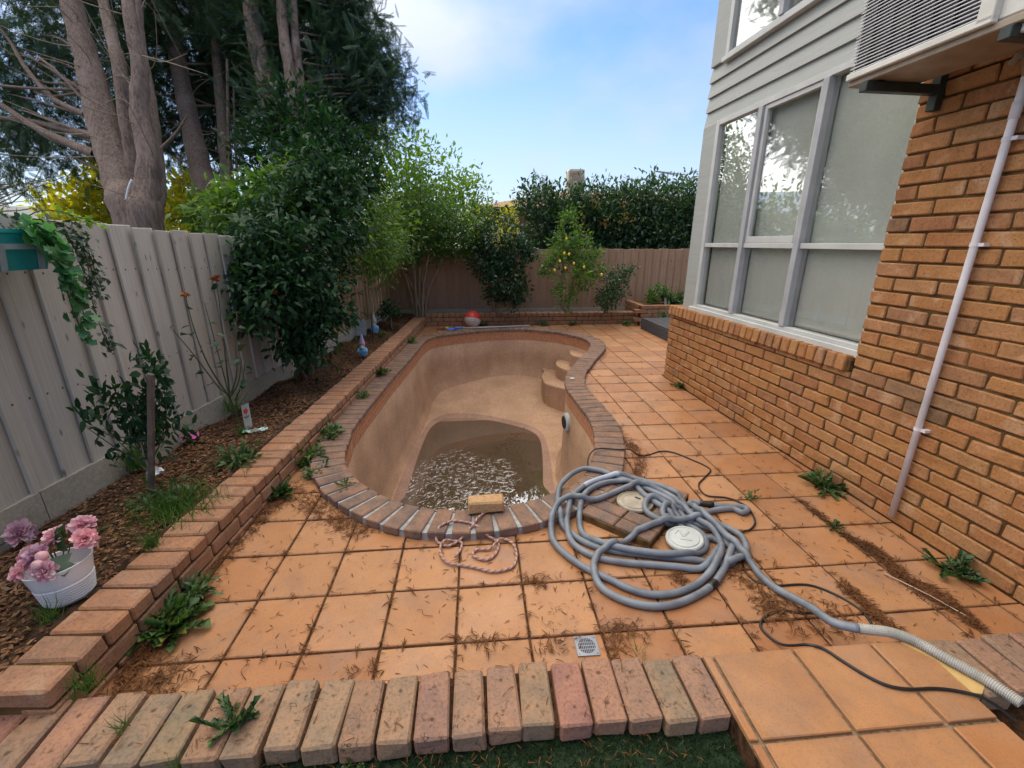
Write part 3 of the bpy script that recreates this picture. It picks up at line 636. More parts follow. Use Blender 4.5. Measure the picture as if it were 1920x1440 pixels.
# ---------------------------------------------------------------- raised brick planter walls
def wall_thing(name, label, a, b, courses, group=None, z0=0, top='header', thick=.225, seed=0, core=True):
    """brick retaining wall from a to b (pool-side face on the right-hand side line a-b); courses of stretchers, headers on top"""
    a = np.array(a, float); b = np.array(b, float); Ln = np.linalg.norm(b-a); ang = math.atan2(b[1]-a[1], b[0]-a[0])
    t = thing(name, label, 'garden wall', (a[0], a[1], 0), ang, group)
    rr = random.Random(seed); ch = .0835; bl = .235
    st = brickset('brick', (bl, .11, .073), 'planterbrick', 6, .006, .0025, seed); hd = brickset('brick', (.108, thick, .073), 'planterbrick', 6, .008, .003, seed+20)
    for c in range(courses-1):
        x = -(bl+.01)*(.5 if c % 2 else 0)
        while x < Ln-.02:
            x0, x1 = max(x, 0), min(x+bl, Ln)
            if x1-x0 > .05: ob('brick', rr.choice(st), t, ((x0+x1)/2, .055+rr.uniform(-.002, .002), z0+c*ch+.0365), (0, 0, 0), ((x1-x0)/bl, 1, 1))
            x += bl+.01
    x = 0; 
    while x < Ln-.05:
        ob('brick', rr.choice(hd), t, (x+.054, thick/2+rr.uniform(-.004, .004), z0+(courses-1)*ch+.0365+rr.uniform(-.0015, .0015)), (rr.uniform(-.008, .008), rr.uniform(-.01, .01), rr.uniform(-.012, .012))); x += .1185
    if core: MB().box((.004, .012, -.05), (Ln-.004, thick-.01, z0+courses*ch-.022)).obj('mortar', 'mortar', t)
    return t
# rotation: local +y must point away from the pool
left_wall = wall_thing('planter_wall', 'long low brick planter wall between the garden bed and the left side of the pool', (-1.442, 1.185), (-1.005, 8.86), 3, 'brick planter walls', seed=1, z0=-.048)
back_wall = wall_thing('planter_wall', 'low brick planter wall behind the pool in front of the brown back fence', (-1.01, 8.88), (3.30, 8.80), 3, 'brick planter walls', seed=2)
for yy in (.05, .17): MB().chbox((-.054, -.10, -.036), (.054, .10, .036), .007).obj('brick', 'planterbrick', left_wall, loc=(-.07, yy+.04, .045))
corner_wall = thing('corner_planter', 'taller square brick corner planter beside the dark timber step', 'planter', (3.27, 8.55, 0))
st = brickset('brick', (.235, .11, .073), 'planterbrick', 6, .006, .0025, 77)
for c in range(5):
    for k in range(9):
        ob('brick', st[(k+c) % 6], corner_wall, (.1175+k*.245-(.12 if c % 2 else 0)+.02, .055, c*.0835+.0365), (0, 0, 0))
    for k in range(5):
        ob('brick', st[(k+c+3) % 6], corner_wall, (.055, .24+k*.245-(.12 if c % 2 else 0), c*.0835+.0365), (0, 0, math.pi/2))
MB().box((.012, .012, -.03), (2.2, 1.2, .385)).obj('mortar', 'mortar', corner_wall)
# ---------------------------------------------------------------- garden beds
FA = np.array([-2.39, 2.04]); FB = np.array([-1.77, 9.5]); FD = unit(FB-FA); FN = np.array([FD[1], -FD[0]])     # fence line, FN points to the pool
def soil_z(x, y): return .165+.03*math.sin(x*5.1+y*2.3)*math.sin(y*3.7)+.015*math.sin(x*13+y*9)
bedpoly = [tuple(FA-FD*2.6+FN*-.1), (-1.72, .1), (-1.66, 1.34), (-1.22, 8.9), (-1.05, 9.1), (3.5, 9.0), (3.5, 9.55), tuple(FB-FN*.1)]
g = [(x, y) for x in np.arange(-2.6, 3.5, .12) for y in np.arange(-.4, 9.5, .12) if inpoly((x, y), bedpoly)]
V, F = cdt([bedpoly], g, lambda c: inpoly(c, bedpoly), soil_z)
bed = struct('garden_bed', me_from('garden_bed', V, F, 'soil', True), 'mulched garden bed along the fence')
ss = []
while len(ss) < 24000:
    s = R.uniform(-1.2, 7.4); u = R.uniform(.02, 1.15); p = FA+FD*s+FN*u
    if inpoly(p, bedpoly): ss.append((*p, soil_z(*p)+R.uniform(.004, .02)))
P = np.array(ss); a = R.uniform(0, 6.28, len(P)); D = np.c_[np.cos(a), np.sin(a), R.normal(0, .18, len(P))]
scatter('mulch', P, D, R.uniform(.008, .034, len(P)), R.uniform(.12, .5, len(P)), 'mulch', STRIP, bed, updev=.25)
# ---------------------------------------------------------------- paling fences
def fence(name, label, A, B, top, bottom, pitch, mat, seed, s0, s1, plinth=True, group='timber paling fences', lap=.15, tan=0):
    A = np.array(A, float); B = np.array(B, float); ang = math.atan2(B[1]-A[1], B[0]-A[0]); t = thing(name, label, 'fence', (A[0], A[1], 0), ang, group)
    rr = random.Random(seed); s = s0; i = 0; hgt = 1.5
    ms = [me_from('paling', *cham((-.5, -.008, 0), (.5, .008, 1), .0025, .0015, seed+k), mat) for k in range(5)]
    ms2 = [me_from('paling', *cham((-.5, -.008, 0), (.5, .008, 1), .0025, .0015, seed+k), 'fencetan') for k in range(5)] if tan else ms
    while s < s1:
        w_ = .148 if i % 2 else .118; proud = -.026 if i % 2 == 0 else -.008
        w_ = pitch*(.97 if i % 2 else .97)
        zb, zt = bottom(s), top(s)+rr.uniform(-.008, .008)
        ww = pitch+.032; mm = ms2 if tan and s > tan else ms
        ob('paling', rr.choice(mm), t, (s, -.020+rr.uniform(-.003, .003), zb), (rr.uniform(-.004, .004), rr.uniform(-.006, .006), lap+rr.uniform(-.015, .015)), (ww, 1, zt-zb)); s += pitch; i += 1
    for zc in (.35, .8):
        MB().box((s0, .002, -.035), (s1, .042, .035)).obj('rail', mat, t, loc=(0, 0, bottom(2)+(top(2)-bottom(2))*zc))
    if plinth:
        for k in range(int((s1-s0)/2.4)+1):
            a, b = s0+k*2.4+.003, min(s0+(k+1)*2.4-.003, s1)
            if b-a < .1: continue
            m = MB(); z0a, z1a = bottom(a), bottom(b)
            m.add([(a, -.05, z0a-.25), (b, -.05, z1a-.25), (b, -.05, z1a+.01), (a, -.05, z0a+.01), (a, -.002, z0a-.25), (b, -.002, z1a-.25), (b, -.002, z1a+.01), (a, -.002, z0a+.01)], [(0, 1, 2, 3), (3, 2, 6, 7), (0, 3, 7, 4), (1, 5, 6, 2), (4, 7, 6, 5), (0, 4, 5, 1)])
            m.obj('plinth_board', 'plinth', t)
    return t
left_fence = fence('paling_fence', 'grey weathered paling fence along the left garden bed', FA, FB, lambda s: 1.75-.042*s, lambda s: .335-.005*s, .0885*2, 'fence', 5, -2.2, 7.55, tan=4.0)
back_fence = fence('paling_fence', 'brown paling fence across the back behind the pool', (-1.85, 9.5), (7.5, 9.5), lambda s: 1.47, lambda s: .24, .163, 'fence2', 9, 0, 9.3, lap=-.18)
# ---------------------------------------------------------------- brick edging, lawn, raised landing
edge = thing('brick_edging', 'row of worn pink and olive bricks edging the lawn in the foreground', 'brick edging', (0, 0, 0))
for i in range(26):
    x = .771-.1185*i
    me = me_from('brick', *cham((-.0535, -.116, -.038), (.0545, .117, .038), .0065, .0035, 300+i), 'edgebrick')
    ob('brick', me, edge, (x+rnd.uniform(-.003, .003), 1.127+rnd.uniform(-.008, .008)+(-.01 if i < 2 else 0), .052+rnd.uniform(-.003, .003)), (rnd.uniform(-.02, .02), rnd.uniform(-.02, .02), rnd.uniform(-.025, .025)))
MB().box((-2.3, 1.03, -.02), (.815, 1.235, .055)).obj('mortar', 'dirt', edge)
V, F = cdt([[(-3, -.5), (.82, -.5), (.825, 1.04), (-3, 1.04)]], [], lambda c: True, .004)
lawn = struct('lawn', me_from('lawn', V, F, 'turf'), 'dark green turf in front of the brick edging')
P = np.c_[R.uniform(-1.6, .82, 14000), R.uniform(.80, 1.03, 14000), np.full(14000, .004)]
scatter('grass', P, np.c_[R.normal(0, .5, (14000, 2)), np.ones(14000)*.8], R.uniform(.014, .034, 14000), .12, 'turfblade', BLADE, lawn)
land = struct('raised_landing', me_from('landing_base', *cdt([[(.829, .3), (1.70, .3), (1.70, 1.205), (.829, 1.215)]], [], lambda c: True, .088), 'sandgrout'), 'raised landing of larger terracotta tiles')
m = MB().prism([(.827, .3), (1.702, .3), (1.702, 1.207), (.827, 1.217)], -.03, .085).obj('landing_body', 'dirt', land)
for xa, xb in ((.830, .860), (.873, 1.180), (1.193, 1.502), (1.515, 1.692)):
    for ya, yb in ((.912, 1.212), (.590, .899), (.28, .577)):
        V, F = cham((-(xb-xa)/2, -(yb-ya)/2, -.02), ((xb-xa)/2, (yb-ya)/2, 0), .003, .001, int(xa*99)); ob('tile', me_from('tile', V, F, 'tile'), land, ((xa+xb)/2, (ya+yb)/2, .102+rnd.uniform(-.001, .001)))
strip = thing('timber_offcut', 'yellowish wedge of timber between the landing and the path bricks', 'timber')
MB().prism([(1.63, 1.20), (1.645, 1.21), (1.775, 1.02), (1.72, .985), (1.69, .99), (1.69, 1.12)], .01, .108).obj('board', simple('yellow_timber', (.52, .34, .13), .7), strip)
path = thing('brick_path', 'four worn path bricks beside the landing at the foot of the house wall', 'brick path')
for i, (x, y) in enumerate(((1.79, 1.09), (1.915, 1.095), (2.037, 1.10), (2.16, 1.10), (2.285, 1.10))):
    ob('brick', me_from('brick', *cham((-.055, -.112, -.038), (.055, .112, .038), .008, .004, 400+i), 'edgebrick'), path, (x, y, .066), (rnd.uniform(-.02, .02), rnd.uniform(-.02, .02), -.02))
MB().box((1.735, 1.0, -.02), (2.42, 1.19, .05)).obj('mortar', 'dirt', path)
# ---------------------------------------------------------------- house
HZ = .0452
house = thing('house', 'orange brick and white weatherboard house on the right with large windows', 'house', (2.335, 5.12, 0), HZ)
hb = brickset('brick', (.11, .232, .0715), 'housebrick', 10, .006, .0035, 500)
rr = random.Random(3); hbd = brickset('brick', (.11, .232, .0715), 'housebrickdark', 4, .006, .0035, 540)
def course(y0, y1, z, shift, h=.0715):
    y = y0-shift*.1225
    if shift: y += 0
    first = True; first_ = True; yy = y0
    w0 = (.110 if y0 > -1 else .122) if shift else .232
    while yy > y1+.03:
        b_ = min(w0 if first else .232, yy-y1); first = False
        dk = (y0 < -1 and first_ and rr.random() < .35) or (-3.42 < yy < -2.66 and abs(z-(.80+(yy+2.66)*.30)) < .085 and rr.random() < .45); first_ = False
        ob('brick', rr.choice(hbd if dk else hb), house, (.055-.003+rr.uniform(-.0025, .0025), yy-b_/2, z+h/2), (rr.uniform(-.004, .004), 0, math.pi*rr.randrange(2)), (1, b_/.232, h/.0715)); yy -= b_+.0115
for c in range(9): course(0, -3.95, c*.083, c % 2)
course(0, -2.535, .747, 1, .042)
for c in range(9, 33): course(-2.545, -3.95, c*.083, (c+1) % 2)
cor = MB()
cor.box((.009, -7, -.05), (.25, -.004, .785)); cor.box((.009, -7, .785), (.25, -2.55, 2.74)); cor.obj('wall', 'mortar', house)
up = MB(); up.box((.12, -7, 2.735), (.3, -.16, 3.26)); up.box((.12, -.40, 3.26), (.3, -.16, 5.1)); up.box((.12, -7, 3.26), (.3, -2.75, 5.1)); up.box((.12, -2.75, 4.45), (.3, -.40, 5.1))
up.box((.13, -.40, .80), (.3, -.15, 2.735)); up.box((3.9, -7, -.05), (4.1, -.15, 5.1)); up.box((.3, -.35, -.05), (3.9, -.15, 5.1)); up.box((.3, -7, -.05), (3.9, -6.8, 5.1)); up.obj('upper_wall', 'board', house)
rm = MB(); rm.box((.3, -6.8, -.04), (3.9, -.36, .3)); rm.box((.3, -6.8, 2.74), (3.9, -.36, 2.95)); rm.box((1.6, -6.8, .3), (1.7, -.36, 2.74)); rm.box((1.6, -6.8, 2.95), (1.7, -.36, 5)); rm.obj('room', 'dark', house)
rf = MB(); rf.add([(-.5, .4, 5.1), (4.6, .4, 5.1), (4.6, -7.5, 5.1), (-.5, -7.5, 5.1), (2, -2.2, 6.4), (2, -5, 6.4), (-.5, .4, 5.0), (4.6, .4, 5.0), (4.6, -7.5, 5.0), (-.5, -7.5, 5.0)], [(0, 1, 4), (1, 2, 5, 4), (2, 3, 5), (3, 0, 4, 5), (6, 9, 8, 7), (0, 6, 7, 1), (1, 7, 8, 2), (2, 8, 9, 3), (3, 9, 6, 0)]); rf.obj('roof', 'dirt', house)
sb = [me_from('sill_brick', *cham((-.095, -.037, -.053), (.095, .037, .053), .006, .003, 600+i), 'housebrick') for i in range(6)]
for i in range(29): ob('sill_brick', rr.choice(sb), house, (.062+rr.uniform(-.003, .003), -.040-i*.0868, .832), (rr.uniform(-.01, .01), .10, rr.uniform(-.012, .012)))
MB().box((-.01, -2.53, .79), (.14, -.02, .865)).obj('sill_mortar', 'mortar', house)
for i in range(4):
    z = 2.735+i*.132
    MB().add([(.085, -6.9, z), (.085, -.115, z), (.11, -.115, z+.14), (.11, -6.9, z+.14), (.118, -6.9, z), (.118, -.115, z), (.118, -.115, z+.14), (.118, -6.9, z+.14)], [(0, 3, 2, 1), (0, 1, 5, 4), (1, 2, 6, 5), (3, 7, 6, 2), (0, 4, 7, 3), (4, 5, 6, 7)]).obj('weatherboard', 'board', house)
MB().chbox((.075, -.40, .865), (.125, -.13, 2.733), .004).obj('corner_board', 'board', house)
MB().chbox((.075, -.40, 3.262), (.125, -.13, 5.0), .004).obj('corner_board', 'board', house)
MB().box((.125, -.40, .865), (.16, -.125, 5.0)).obj('corner_return', 'board', house)
def window(y0, y1, z0, z1, mull, rail, sash=None, name='window', sub=True):
    fr = MB(); xf, xb = .055, .135
    w_ = thing(name, None, None); w_.parent = house
    fr.chbox((xf, y0-.055, z0), (xb, y0, z1), .003); fr.chbox((xf, y1, z0), (xb, y1+.05, z1), .003); fr.chbox((xf, y1+.05, z1-.045), (xb, y0-.055, z1), .003); fr.chbox((xf, y1+.05, z0), (xb, y0-.055, z0+.03), .003)
    fr.obj('frame', 'trim', w_)
    for y in mull: MB().chbox((xf-.012, y-.028, z0+.031), (xb-.002, y+.028, z1-.046), .003).obj('mullion', 'trim2', w_)
    ys = [y0-.055]+list(mull)+[y1+.05]; zs = [z0+.03]+([rail] if rail else [])+[z1-.045]
    for i in range(len(ys)-1):
        a = ys[i]-(.028 if i else 0); b = ys[i+1]+(.028 if i+1 < len(ys)-1 else 0)
        if rail: MB().chbox((xf+.006, b, rail-.02), (xb-.004, a, rail+.02), .003).obj('transom', 'trim', w_)
        for j in range(len(zs)-1):
            c, d = zs[j]+(.02 if j else 0), zs[j+1]-(.02 if j+1 < len(zs)-1 else 0)
            if sash == (i, j):
                s_ = MB(); q = .036
                s_.chbox((xf+.012, b+.002, c+.002), (xf+.045, b+q, d-.002), .002).chbox((xf+.012, a-q, c+.002), (xf+.045, a-.002, d-.002), .002).chbox((xf+.012, b+q, d-q), (xf+.045, a-q, d-.002), .002).chbox((xf+.008, b+q, c+.002), (xf+.045, a-q, c+q+.02), .002)
                s_.obj('sash', 'trim', w_); a -= q-.002; b += q-.002; c += q+.018; d -= q-.002
            tilt = .006 if sash == (i, j) else 0
            MB().box((xf+.034, b-.001, c-.001), (xf+.038, a+.001, d+.001)).obj('pane', 'glass', w_)
    return w_
wl = window(-.40, -2.545, .925, 2.735, (-1.085, -1.775), 1.575, (1, 1))
MB().chbox((.03, -2.54, .875), (.14, -.34, .925), .004).obj('window_sill', 'trim', house)
MB().chbox((.066, -2.54, 2.70), (.075, -.4, 2.735), .001).obj('head_trim', 'trim', house)
for a, b in ((-.47, -1.10), (-1.115, -1.79), (-1.80, -2.53)): MB().box((.145, b, .96), (.15, a, 2.70)).obj('blind', 'blind', house); MB().tube([(.147, a-.003, .965), (.147, b+.003, .965)], .011, 8).obj('blind_rail', 'trim', house)
MB().box((.128, -.465, .99), (.133, -.435, 2.69)).obj('blind_guide', 'trim', house); MB().box((.126, -.468, .955), (.136, -.432, .99)).obj('blind_catch', 'trim', house)
w2 = window(-.40, -2.75, 3.265, 4.45, (-1.15, -1.95), None)
MB().chbox((.045, -2.75, 3.235), (.13, -.36, 3.275), .003).obj('window_sill', 'trim', house)
for k in range(22): MB().box((-.012, -2.68, -.02), (.012, -.46, -.0185)).obj('blind_slat', 'blind', house, loc=(.155, 0, 3.36+k*.048), rot=(0, .9, 0))
MB().box((.18, -2.7, 3.3), (.185, -.45, 4.44)).obj('blind', 'blind', house)
# vent holes burnt into two bricks and dark toothed bricks beside the pipe are left to the brick palette
# ---------------------------------------------------------------- things on the house wall (house axes, own objects)
HR = Matrix.Rotation(HZ, 4, 'Z'); HO = Vector((2.335, 5.12, 0))
def hw(p): return HO+HR @ Vector(p)
pipe = thing('drain_pipe', 'thin white plastic drain pipe clipped to the brick wall', 'pipe', hw((-.032, -3.06, .05)), HZ)
MB().tube([(0, .0, 0), (0, .0, 1.2), (0, 0, 2.25), (.01, -.02, 2.33), (.03, -.06, 2.40)], .0165, 14).obj('tube', 'pipe', pipe, smooth=True)
MB().lathe([(.0165, 0), (.0195, .002), (.0195, .07), (.0165, .072)], 14).obj('coupling', 'pipe', pipe, smooth=True, loc=(0, 0, 2.08))
for z in (.56, 1.54, 2.0):
    m = MB().lathe([(.0175, -.009), (.0192, -.009), (.0192, .009), (.0175, .009)], 14); m.box((-.004, -.042, -.008), (.032, -.018, .008)); m.obj('clip', 'pipe', pipe, loc=(0, 0, z))
hose2 = tag(MB().tube([hw((-.05, -3.0, 2.36)), hw((-.06, -3.03, 2.385)), hw((-.06, -3.06, 2.37)), hw((-.035, -3.06, 2.30))], .015, 10).obj('condensate_hose', 'cream', smooth=True), 'short cream condensate hose bending from the air conditioner into the pipe', 'hose')
ac = thing('air_conditioner', 'cream outdoor air conditioner unit high on the brick wall', 'air conditioner', hw((-.15, -2.55, 2.40)), HZ)
cs = MB(); cs.chbox((-.285, -.84, .012), (0, -.006, .58), .012); cs.obj('casing', 'aircase', ac)
MB().chbox((-.295, -.85, -.018), (.01, .004, .012), .004).obj('base_pan', simple('base_pan_painted_reflection', (.27, .215, .16), .5), ac)  # brown reflection of the brick wall is painted into the pan's colour
MB().box((-.2885, -.60, .035), (-.2845, -.02, .57)).obj('grille_back', 'coil', ac); MB().box((-.28, -.0065, .035), (-.02, -.0025, .57)).obj('grille_back', 'coil', ac)
fin = []
pf = [(-.312, -.61), (-.312, -.06), (-.306, -.028), (-.288, -.008), (-.255, .006), (-.02, .006)]
m = MB().tube(spline([(x, y, 0) for x, y in pf], 3), .0031, 5); fm = me_from('grille_bar', m.V, m.F, 'fin')
for k in range(35): ob('grille_bar', fm, ac, (0, 0, .045+k*.0152))
for y in (-.1, -.2, -.3, -.4, -.5): MB().box((-.3105, y-.002, .035), (-.2885, y+.002, .575)).obj('grille_rib', 'coil', ac)
MB().chbox((-.318, -.665, .022), (-.285, -.605, .578), .003).obj('grille_edge', 'aircase', ac)
MB().chbox((-.318, -.665, .010), (-.285, .004, .040), .004).obj('grille_edge', 'aircase', ac)
for x in (-.24, -.05): MB().chbox((x-.03, -.82, -.05), (x+.03, -.70, -.018), .004).obj('foot', 'aircase', ac)
for k, y in enumerate((-.11, -.72)):
    br = thing('wall_bracket', ('dark steel bracket under the near left end of the air conditioner', 'dark steel bracket under the far right end of the air conditioner')[k], 'bracket', hw((0, -2.55+y, 2.40)), HZ, 'air conditioner brackets')
    MB().chbox((-.46, -.022, -.066), (-.01, .022, -.022), .003).obj('arm', 'bracket', br); MB().chbox((-.045, -.024, -.14), (-.004, .024, .26), .003).obj('upright', 'bracket', br)
    MB().chbox((-.40, -.03, -.021), (-.36, .03, -.019), .0005).obj('pad', 'black', br)
# ---------------------------------------------------------------- timber step by the house
step = thing('timber_step', 'low dark grey timber deck step behind the house corner', 'step', (3.22, 7.02, 0), .02)
for k in range(6): ob('board', me_from('board', *cham((-.068, -.62, -.012), (.068, .62, .012), .003, .001, k), 'deckwood'), step, (.075+k*.142, .62, .20))
MB().chbox((0, .0, -.02), (.022, 1.24, .185), .003).obj('riser', 'deckwood', step); MB().box((.03, .01, -.02), (.85, 1.22, .186)).obj('frame', 'black', step)
# ---------------------------------------------------------------- hose
SEG = dict(e=[(1.306,2.291),(1.342,2.335),(1.390,2.328),(1.514,2.286),(1.634,2.266),(1.653,2.232),(1.606,2.208),(1.567,2.251),(1.464,2.248),(1.345,2.210),(1.274,2.210),(1.205,2.242),(1.140,2.239),(1.086,2.191),(1.072,2.137),(1.113,2.144),(1.114,2.117),(1.048,2.104),(1.001,2.154),(.990,2.222),(1.021,2.290),(1.071,2.313),(1.127,2.291),(1.164,2.231),(1.198,2.137)],
s7=[(1.795,.934),(1.766,1.019),(1.719,1.099),(1.667,1.188),(1.600,1.234),(1.505,1.265),(1.440,1.32),(1.440,1.43),(1.415,1.538),(1.385,1.681),(1.378,1.80),(1.352,1.894),(1.329,2.001),(1.305,2.107),(1.294,2.208)],
s5=[(1.249,2.048),(1.247,1.969),(1.198,1.898),(1.117,1.860),(1.025,1.845),(.953,1.847),(.855,1.872),(.746,1.908),(.673,1.950),(.609,2.012),(.576,2.083),(.581,2.188),(.605,2.277),(.641,2.370),(.700,2.449),(.793,2.516),(.892,2.543),(.965,2.533),(1.020,2.470),(1.042,2.369),(1.083,2.273),(1.135,2.165),(1.185,2.054),(1.249,1.998)],
s2=[(1.309,1.964),(1.290,1.890),(1.210,1.783),(1.096,1.689),(.969,1.626),(.850,1.604),(.760,1.622),(.688,1.664),(.629,1.720),(.555,1.781),(.492,1.851),(.438,1.933),(.400,2.029),(.403,2.139),(.428,2.223),(.473,2.288),(.532,2.342),(.604,2.346),(.685,2.330),(.782,2.371),(.904,2.439),(1.018,2.466),(1.109,2.446),(1.180,2.383),(1.227,2.291),(1.250,2.189),(1.282,2.087),(1.312,1.993),(1.307,1.926)],
s4=[(1.246,1.867),(1.180,1.794),(1.101,1.756),(.995,1.781),(.887,1.803),(.756,1.829),(.648,1.863),(.576,1.904),(.519,1.972),(.492,2.050),(.498,2.163),(.526,2.249),(.558,2.346),(.627,2.449),(.740,2.546),(.861,2.593),(.970,2.594),(1.079,2.549),(1.175,2.480),(1.254,2.384),(1.287,2.280),(1.299,2.162),(1.323,2.063),(1.346,1.961),(1.350,1.858),(1.289,1.785)],
s3=[(1.212,1.787),(1.100,1.826),(.968,1.854),(.859,1.885),(.770,1.906),(.692,1.932),(.612,1.974),(.551,2.031),(.514,2.094),(.477,2.164),(.473,2.242),(.478,2.347),(.503,2.459),(.544,2.550),(.628,2.660),(.722,2.726),(.786,2.724),(.856,2.687),(.916,2.621),(.999,2.541),(1.099,2.423),(1.190,2.288),(1.235,2.157),(1.323,2.063)],
s1=[(1.379,1.997),(1.377,1.920),(1.321,1.852),(1.247,1.764),(1.161,1.684),(1.120,1.650),(1.019,1.594),(.889,1.547),(.781,1.540),(.687,1.567),(.609,1.621),(.564,1.688),(.557,1.765),(.577,1.836),(.628,1.900),(.721,1.946),(.812,1.995),(.920,2.045),(1.041,2.086),(1.182,2.117),(1.276,2.129),(1.353,2.119),(1.424,2.076),(1.463,2.005),(1.455,1.932),(1.409,1.853),(1.339,1.798),(1.253,1.763)])
PRI = dict(s3=0, s4=1, s5=2, e=3, s2=4, s1=5, s7=6)
order = ['s7', 'e', 's5', 's2', 's4', 's3', 's1']; pts = []; pri = []
for s_ in order: pts += SEG[s_]; pri += [PRI[s_]]*len(SEG[s_])
SK = 6; path = spline([(x, y, 0) for x, y in pts], SK); pr = np.array(pri)[np.minimum((np.arange(len(path))/SK+.5).astype(int), len(pri)-1)]
HRAD = .0178
def ground_at(x, y):
    d = np.hypot(*(POOL-np.array((x, y))).T)
    if inpoly((x, y), poly_in) or inpoly((x, y), [tuple(p+q*.225) for p, q in zip(POOL, PN)]): return .055
    if .60 < x < 1.34 and 1.9 < y < 2.7 and inpoly((x, y), SKIM): return .052
    if y < 1.215 and x > .77: return .104
    return 0
SKIM = [(.62, 2.24), (.94, 1.93), (1.32, 2.44), (.98, 2.70)]
z = np.array([ground_at(x, y) for x, y, _ in path])+HRAD
ordr = np.argsort(pr, kind='stable'); done = []
for i in ordr:
    zi = z[i]
    for j in done:
        if pr[j] < pr[i] and abs(j-i) > 14:
            d = math.hypot(path[i][0]-path[j][0], path[i][1]-path[j][1])
            if d < 2*HRAD: zi = max(zi, z[j]+math.sqrt(max(0, 4*HRAD**2-d*d))*.9)
    z[i] = min(zi, .135+ground_at(path[i][0], path[i][1])*.5); done.append(i)
k_ = np.ones(7)/7; zs = z.copy()
for _ in range(2): zs = np.maximum(np.convolve(np.pad(zs, 3, 'edge'), k_, 'valid'), np.array([ground_at(x, y) for x, y, _ in path])+HRAD)
path[:, 2] = np.maximum(zs, z*.6+zs*.4)
for i in range(len(path)):
    if pr[i] == 6 and path[i][1] < 1.8: path[i][2] = .126 if path[i][1] < 1.24 else max(.126+(.0178-.126)*min(1, (path[i][1]-1.24)/.36), .0178) if path[i][1] < 1.6 else path[i][2]
hose = thing('vacuum_hose', 'long grey blue pool vacuum hose lying in a tangled coil on the tiles', 'hose', (1.0, 2.1, 0))
hp_ = path-np.array((1.0, 2.1, 0)); nt_ = 5*SK
MB().tube(hp_[nt_:], HRAD, 14).obj('tube', 'hose', hose, smooth=True)
tip = spline(hp_[:nt_+1:3], 48); rad = HRAD*1.04+.0013*np.sign(np.sin(np.arange(len(tip))*2*np.pi/6+.4))
MB().tube(tip, rad, 14).obj('ribbed_end', 'hosetip', hose, smooth=False)
def band(c, ln, mat, nm, r=HRAD*1.05):
    d = np.hypot(path[:, 0]-c[0], path[:, 1]-c[1])+(abs(pr-c[2]) > .5)*9; i = int(np.argmin(d)); MB().tube(hp_[i-ln:i+ln+1], r, 14).obj(nm, mat, hose, smooth=True)
band((1.120, 1.650, 5), 2, 'black', 'tape_band'); band((1.42, 2.318, 3), 2, 'black', 'tape_band'); band((.83, 2.585, 1), 7, 'tape', 'tape_wrap')
# ---------------------------------------------------------------- cables
c1 = [(.80,2.70,-.25),(.79,2.76,-.05),(.80,2.87,.06),(.873,3.0,.075),(.963,3.05,.066),(1.083,3.03,.062),(1.17,3.03,.058),(1.235,3.01,.02),(1.325,3.027,.006),(1.456,3.082,.006),(1.550,3.046,.006),(1.638,2.912,.006),(1.686,2.823,.006),(1.691,2.750,.006),(1.602,2.661,.006),(1.514,2.576,.006),(1.484,2.492,.006),(1.501,2.422,.006),(1.607,2.393,.006),(1.665,2.336,.006),(1.681,2.254,.006),(1.639,2.130,.006),(1.567,2.060,.006),(1.494,2.030,.006),(1.42,1.9,.006),(1.353,1.784,.006),(1.333,1.721,.006),(1.350,1.658,.006),(1.422,1.628,.006),(1.581,1.621,.006),(1.667,1.556,.006),(1.710,1.472,.006),(1.707,1.402,.006),(1.675,1.366,.006),(1.58,1.38,.006),(1.50,1.45,.006),(1.425,1.460,.006),(1.356,1.483,.006),(1.274,1.462,.006),(1.215,1.423,.006),(1.202,1.378,.006),(1.228,1.30,.02),(1.265,1.225,.100),(1.305,1.195,.109),(1.335,1.142,.109),(1.376,1.078,.109),(1.420,1.038,.109),(1.483,1.020,.109),(1.573,1.015,.109),(1.644,1.000,.109),(1.709,.969,.108),(1.80,.93,.05)]
tag(MB().tube(spline(c1, 6), .0055, 8).obj('black_cable', 'black', smooth=True), 'thin black cable winding from the pool edge past the coiled hose', 'cable')
rp = [(.026,2.277,.06),(-.02,2.20,.075),(-.049,2.155,.06),(-.118,2.089,.02),(-.185,2.049,.012),(-.235,2.076,.012),(-.253,2.110,.02),(-.235,2.16,.06),(-.164,2.20,.064),(-.091,2.185,.064),(-.028,2.152,.06),(.032,2.100,.03),(.081,2.071,.012),(.093,2.034,.012),(.075,1.969,.012),(.036,1.924,.012),(-.011,1.928,.012),(-.048,1.965,.012),(-.029,2.004,.012),(.038,2.004,.012),(.079,2.035,.028),(.101,2.074,.02),(.141,2.074,.012),(.176,2.027,.012),(.184,1.946,.012),(.162,1.866,.012),(.115,1.838,.012),(.042,1.831,.012),(-.030,1.863,.012),(-.103,1.888,.012),(-.168,1.907,.012),(-.207,1.951,.012),(-.227,2.023,.012),(-.206,2.071,.03),(-.159,2.088,.014),(-.113,2.071,.012),(-.116,2.014,.012),(-.142,1.945,.022)]
rope = thing('old_rope', 'faded pink rope lying in loops below the loose brick', 'rope')
sp_ = spline(rp, 14); T = unit(np.gradient(sp_, axis=0)); U = unit(np.cross(T, (0, 0, 1))); W_ = np.cross(U, T); ph = np.cumsum(np.r_[0, np.linalg.norm(np.diff(sp_, axis=0), axis=1)])*2*np.pi/.035
for a in (0, 2.09, 4.19): MB().tube(sp_+(U*np.cos(ph+a)[:, None]+W_*np.sin(ph+a)[:, None])*.0036, .0042, 6).obj('strand', ('rope', simple('rope_tan', (.45, .33, .26), .9), simple('rope_plum', (.25, .13, .14), .9))[int(a)//2], rope, smooth=True)
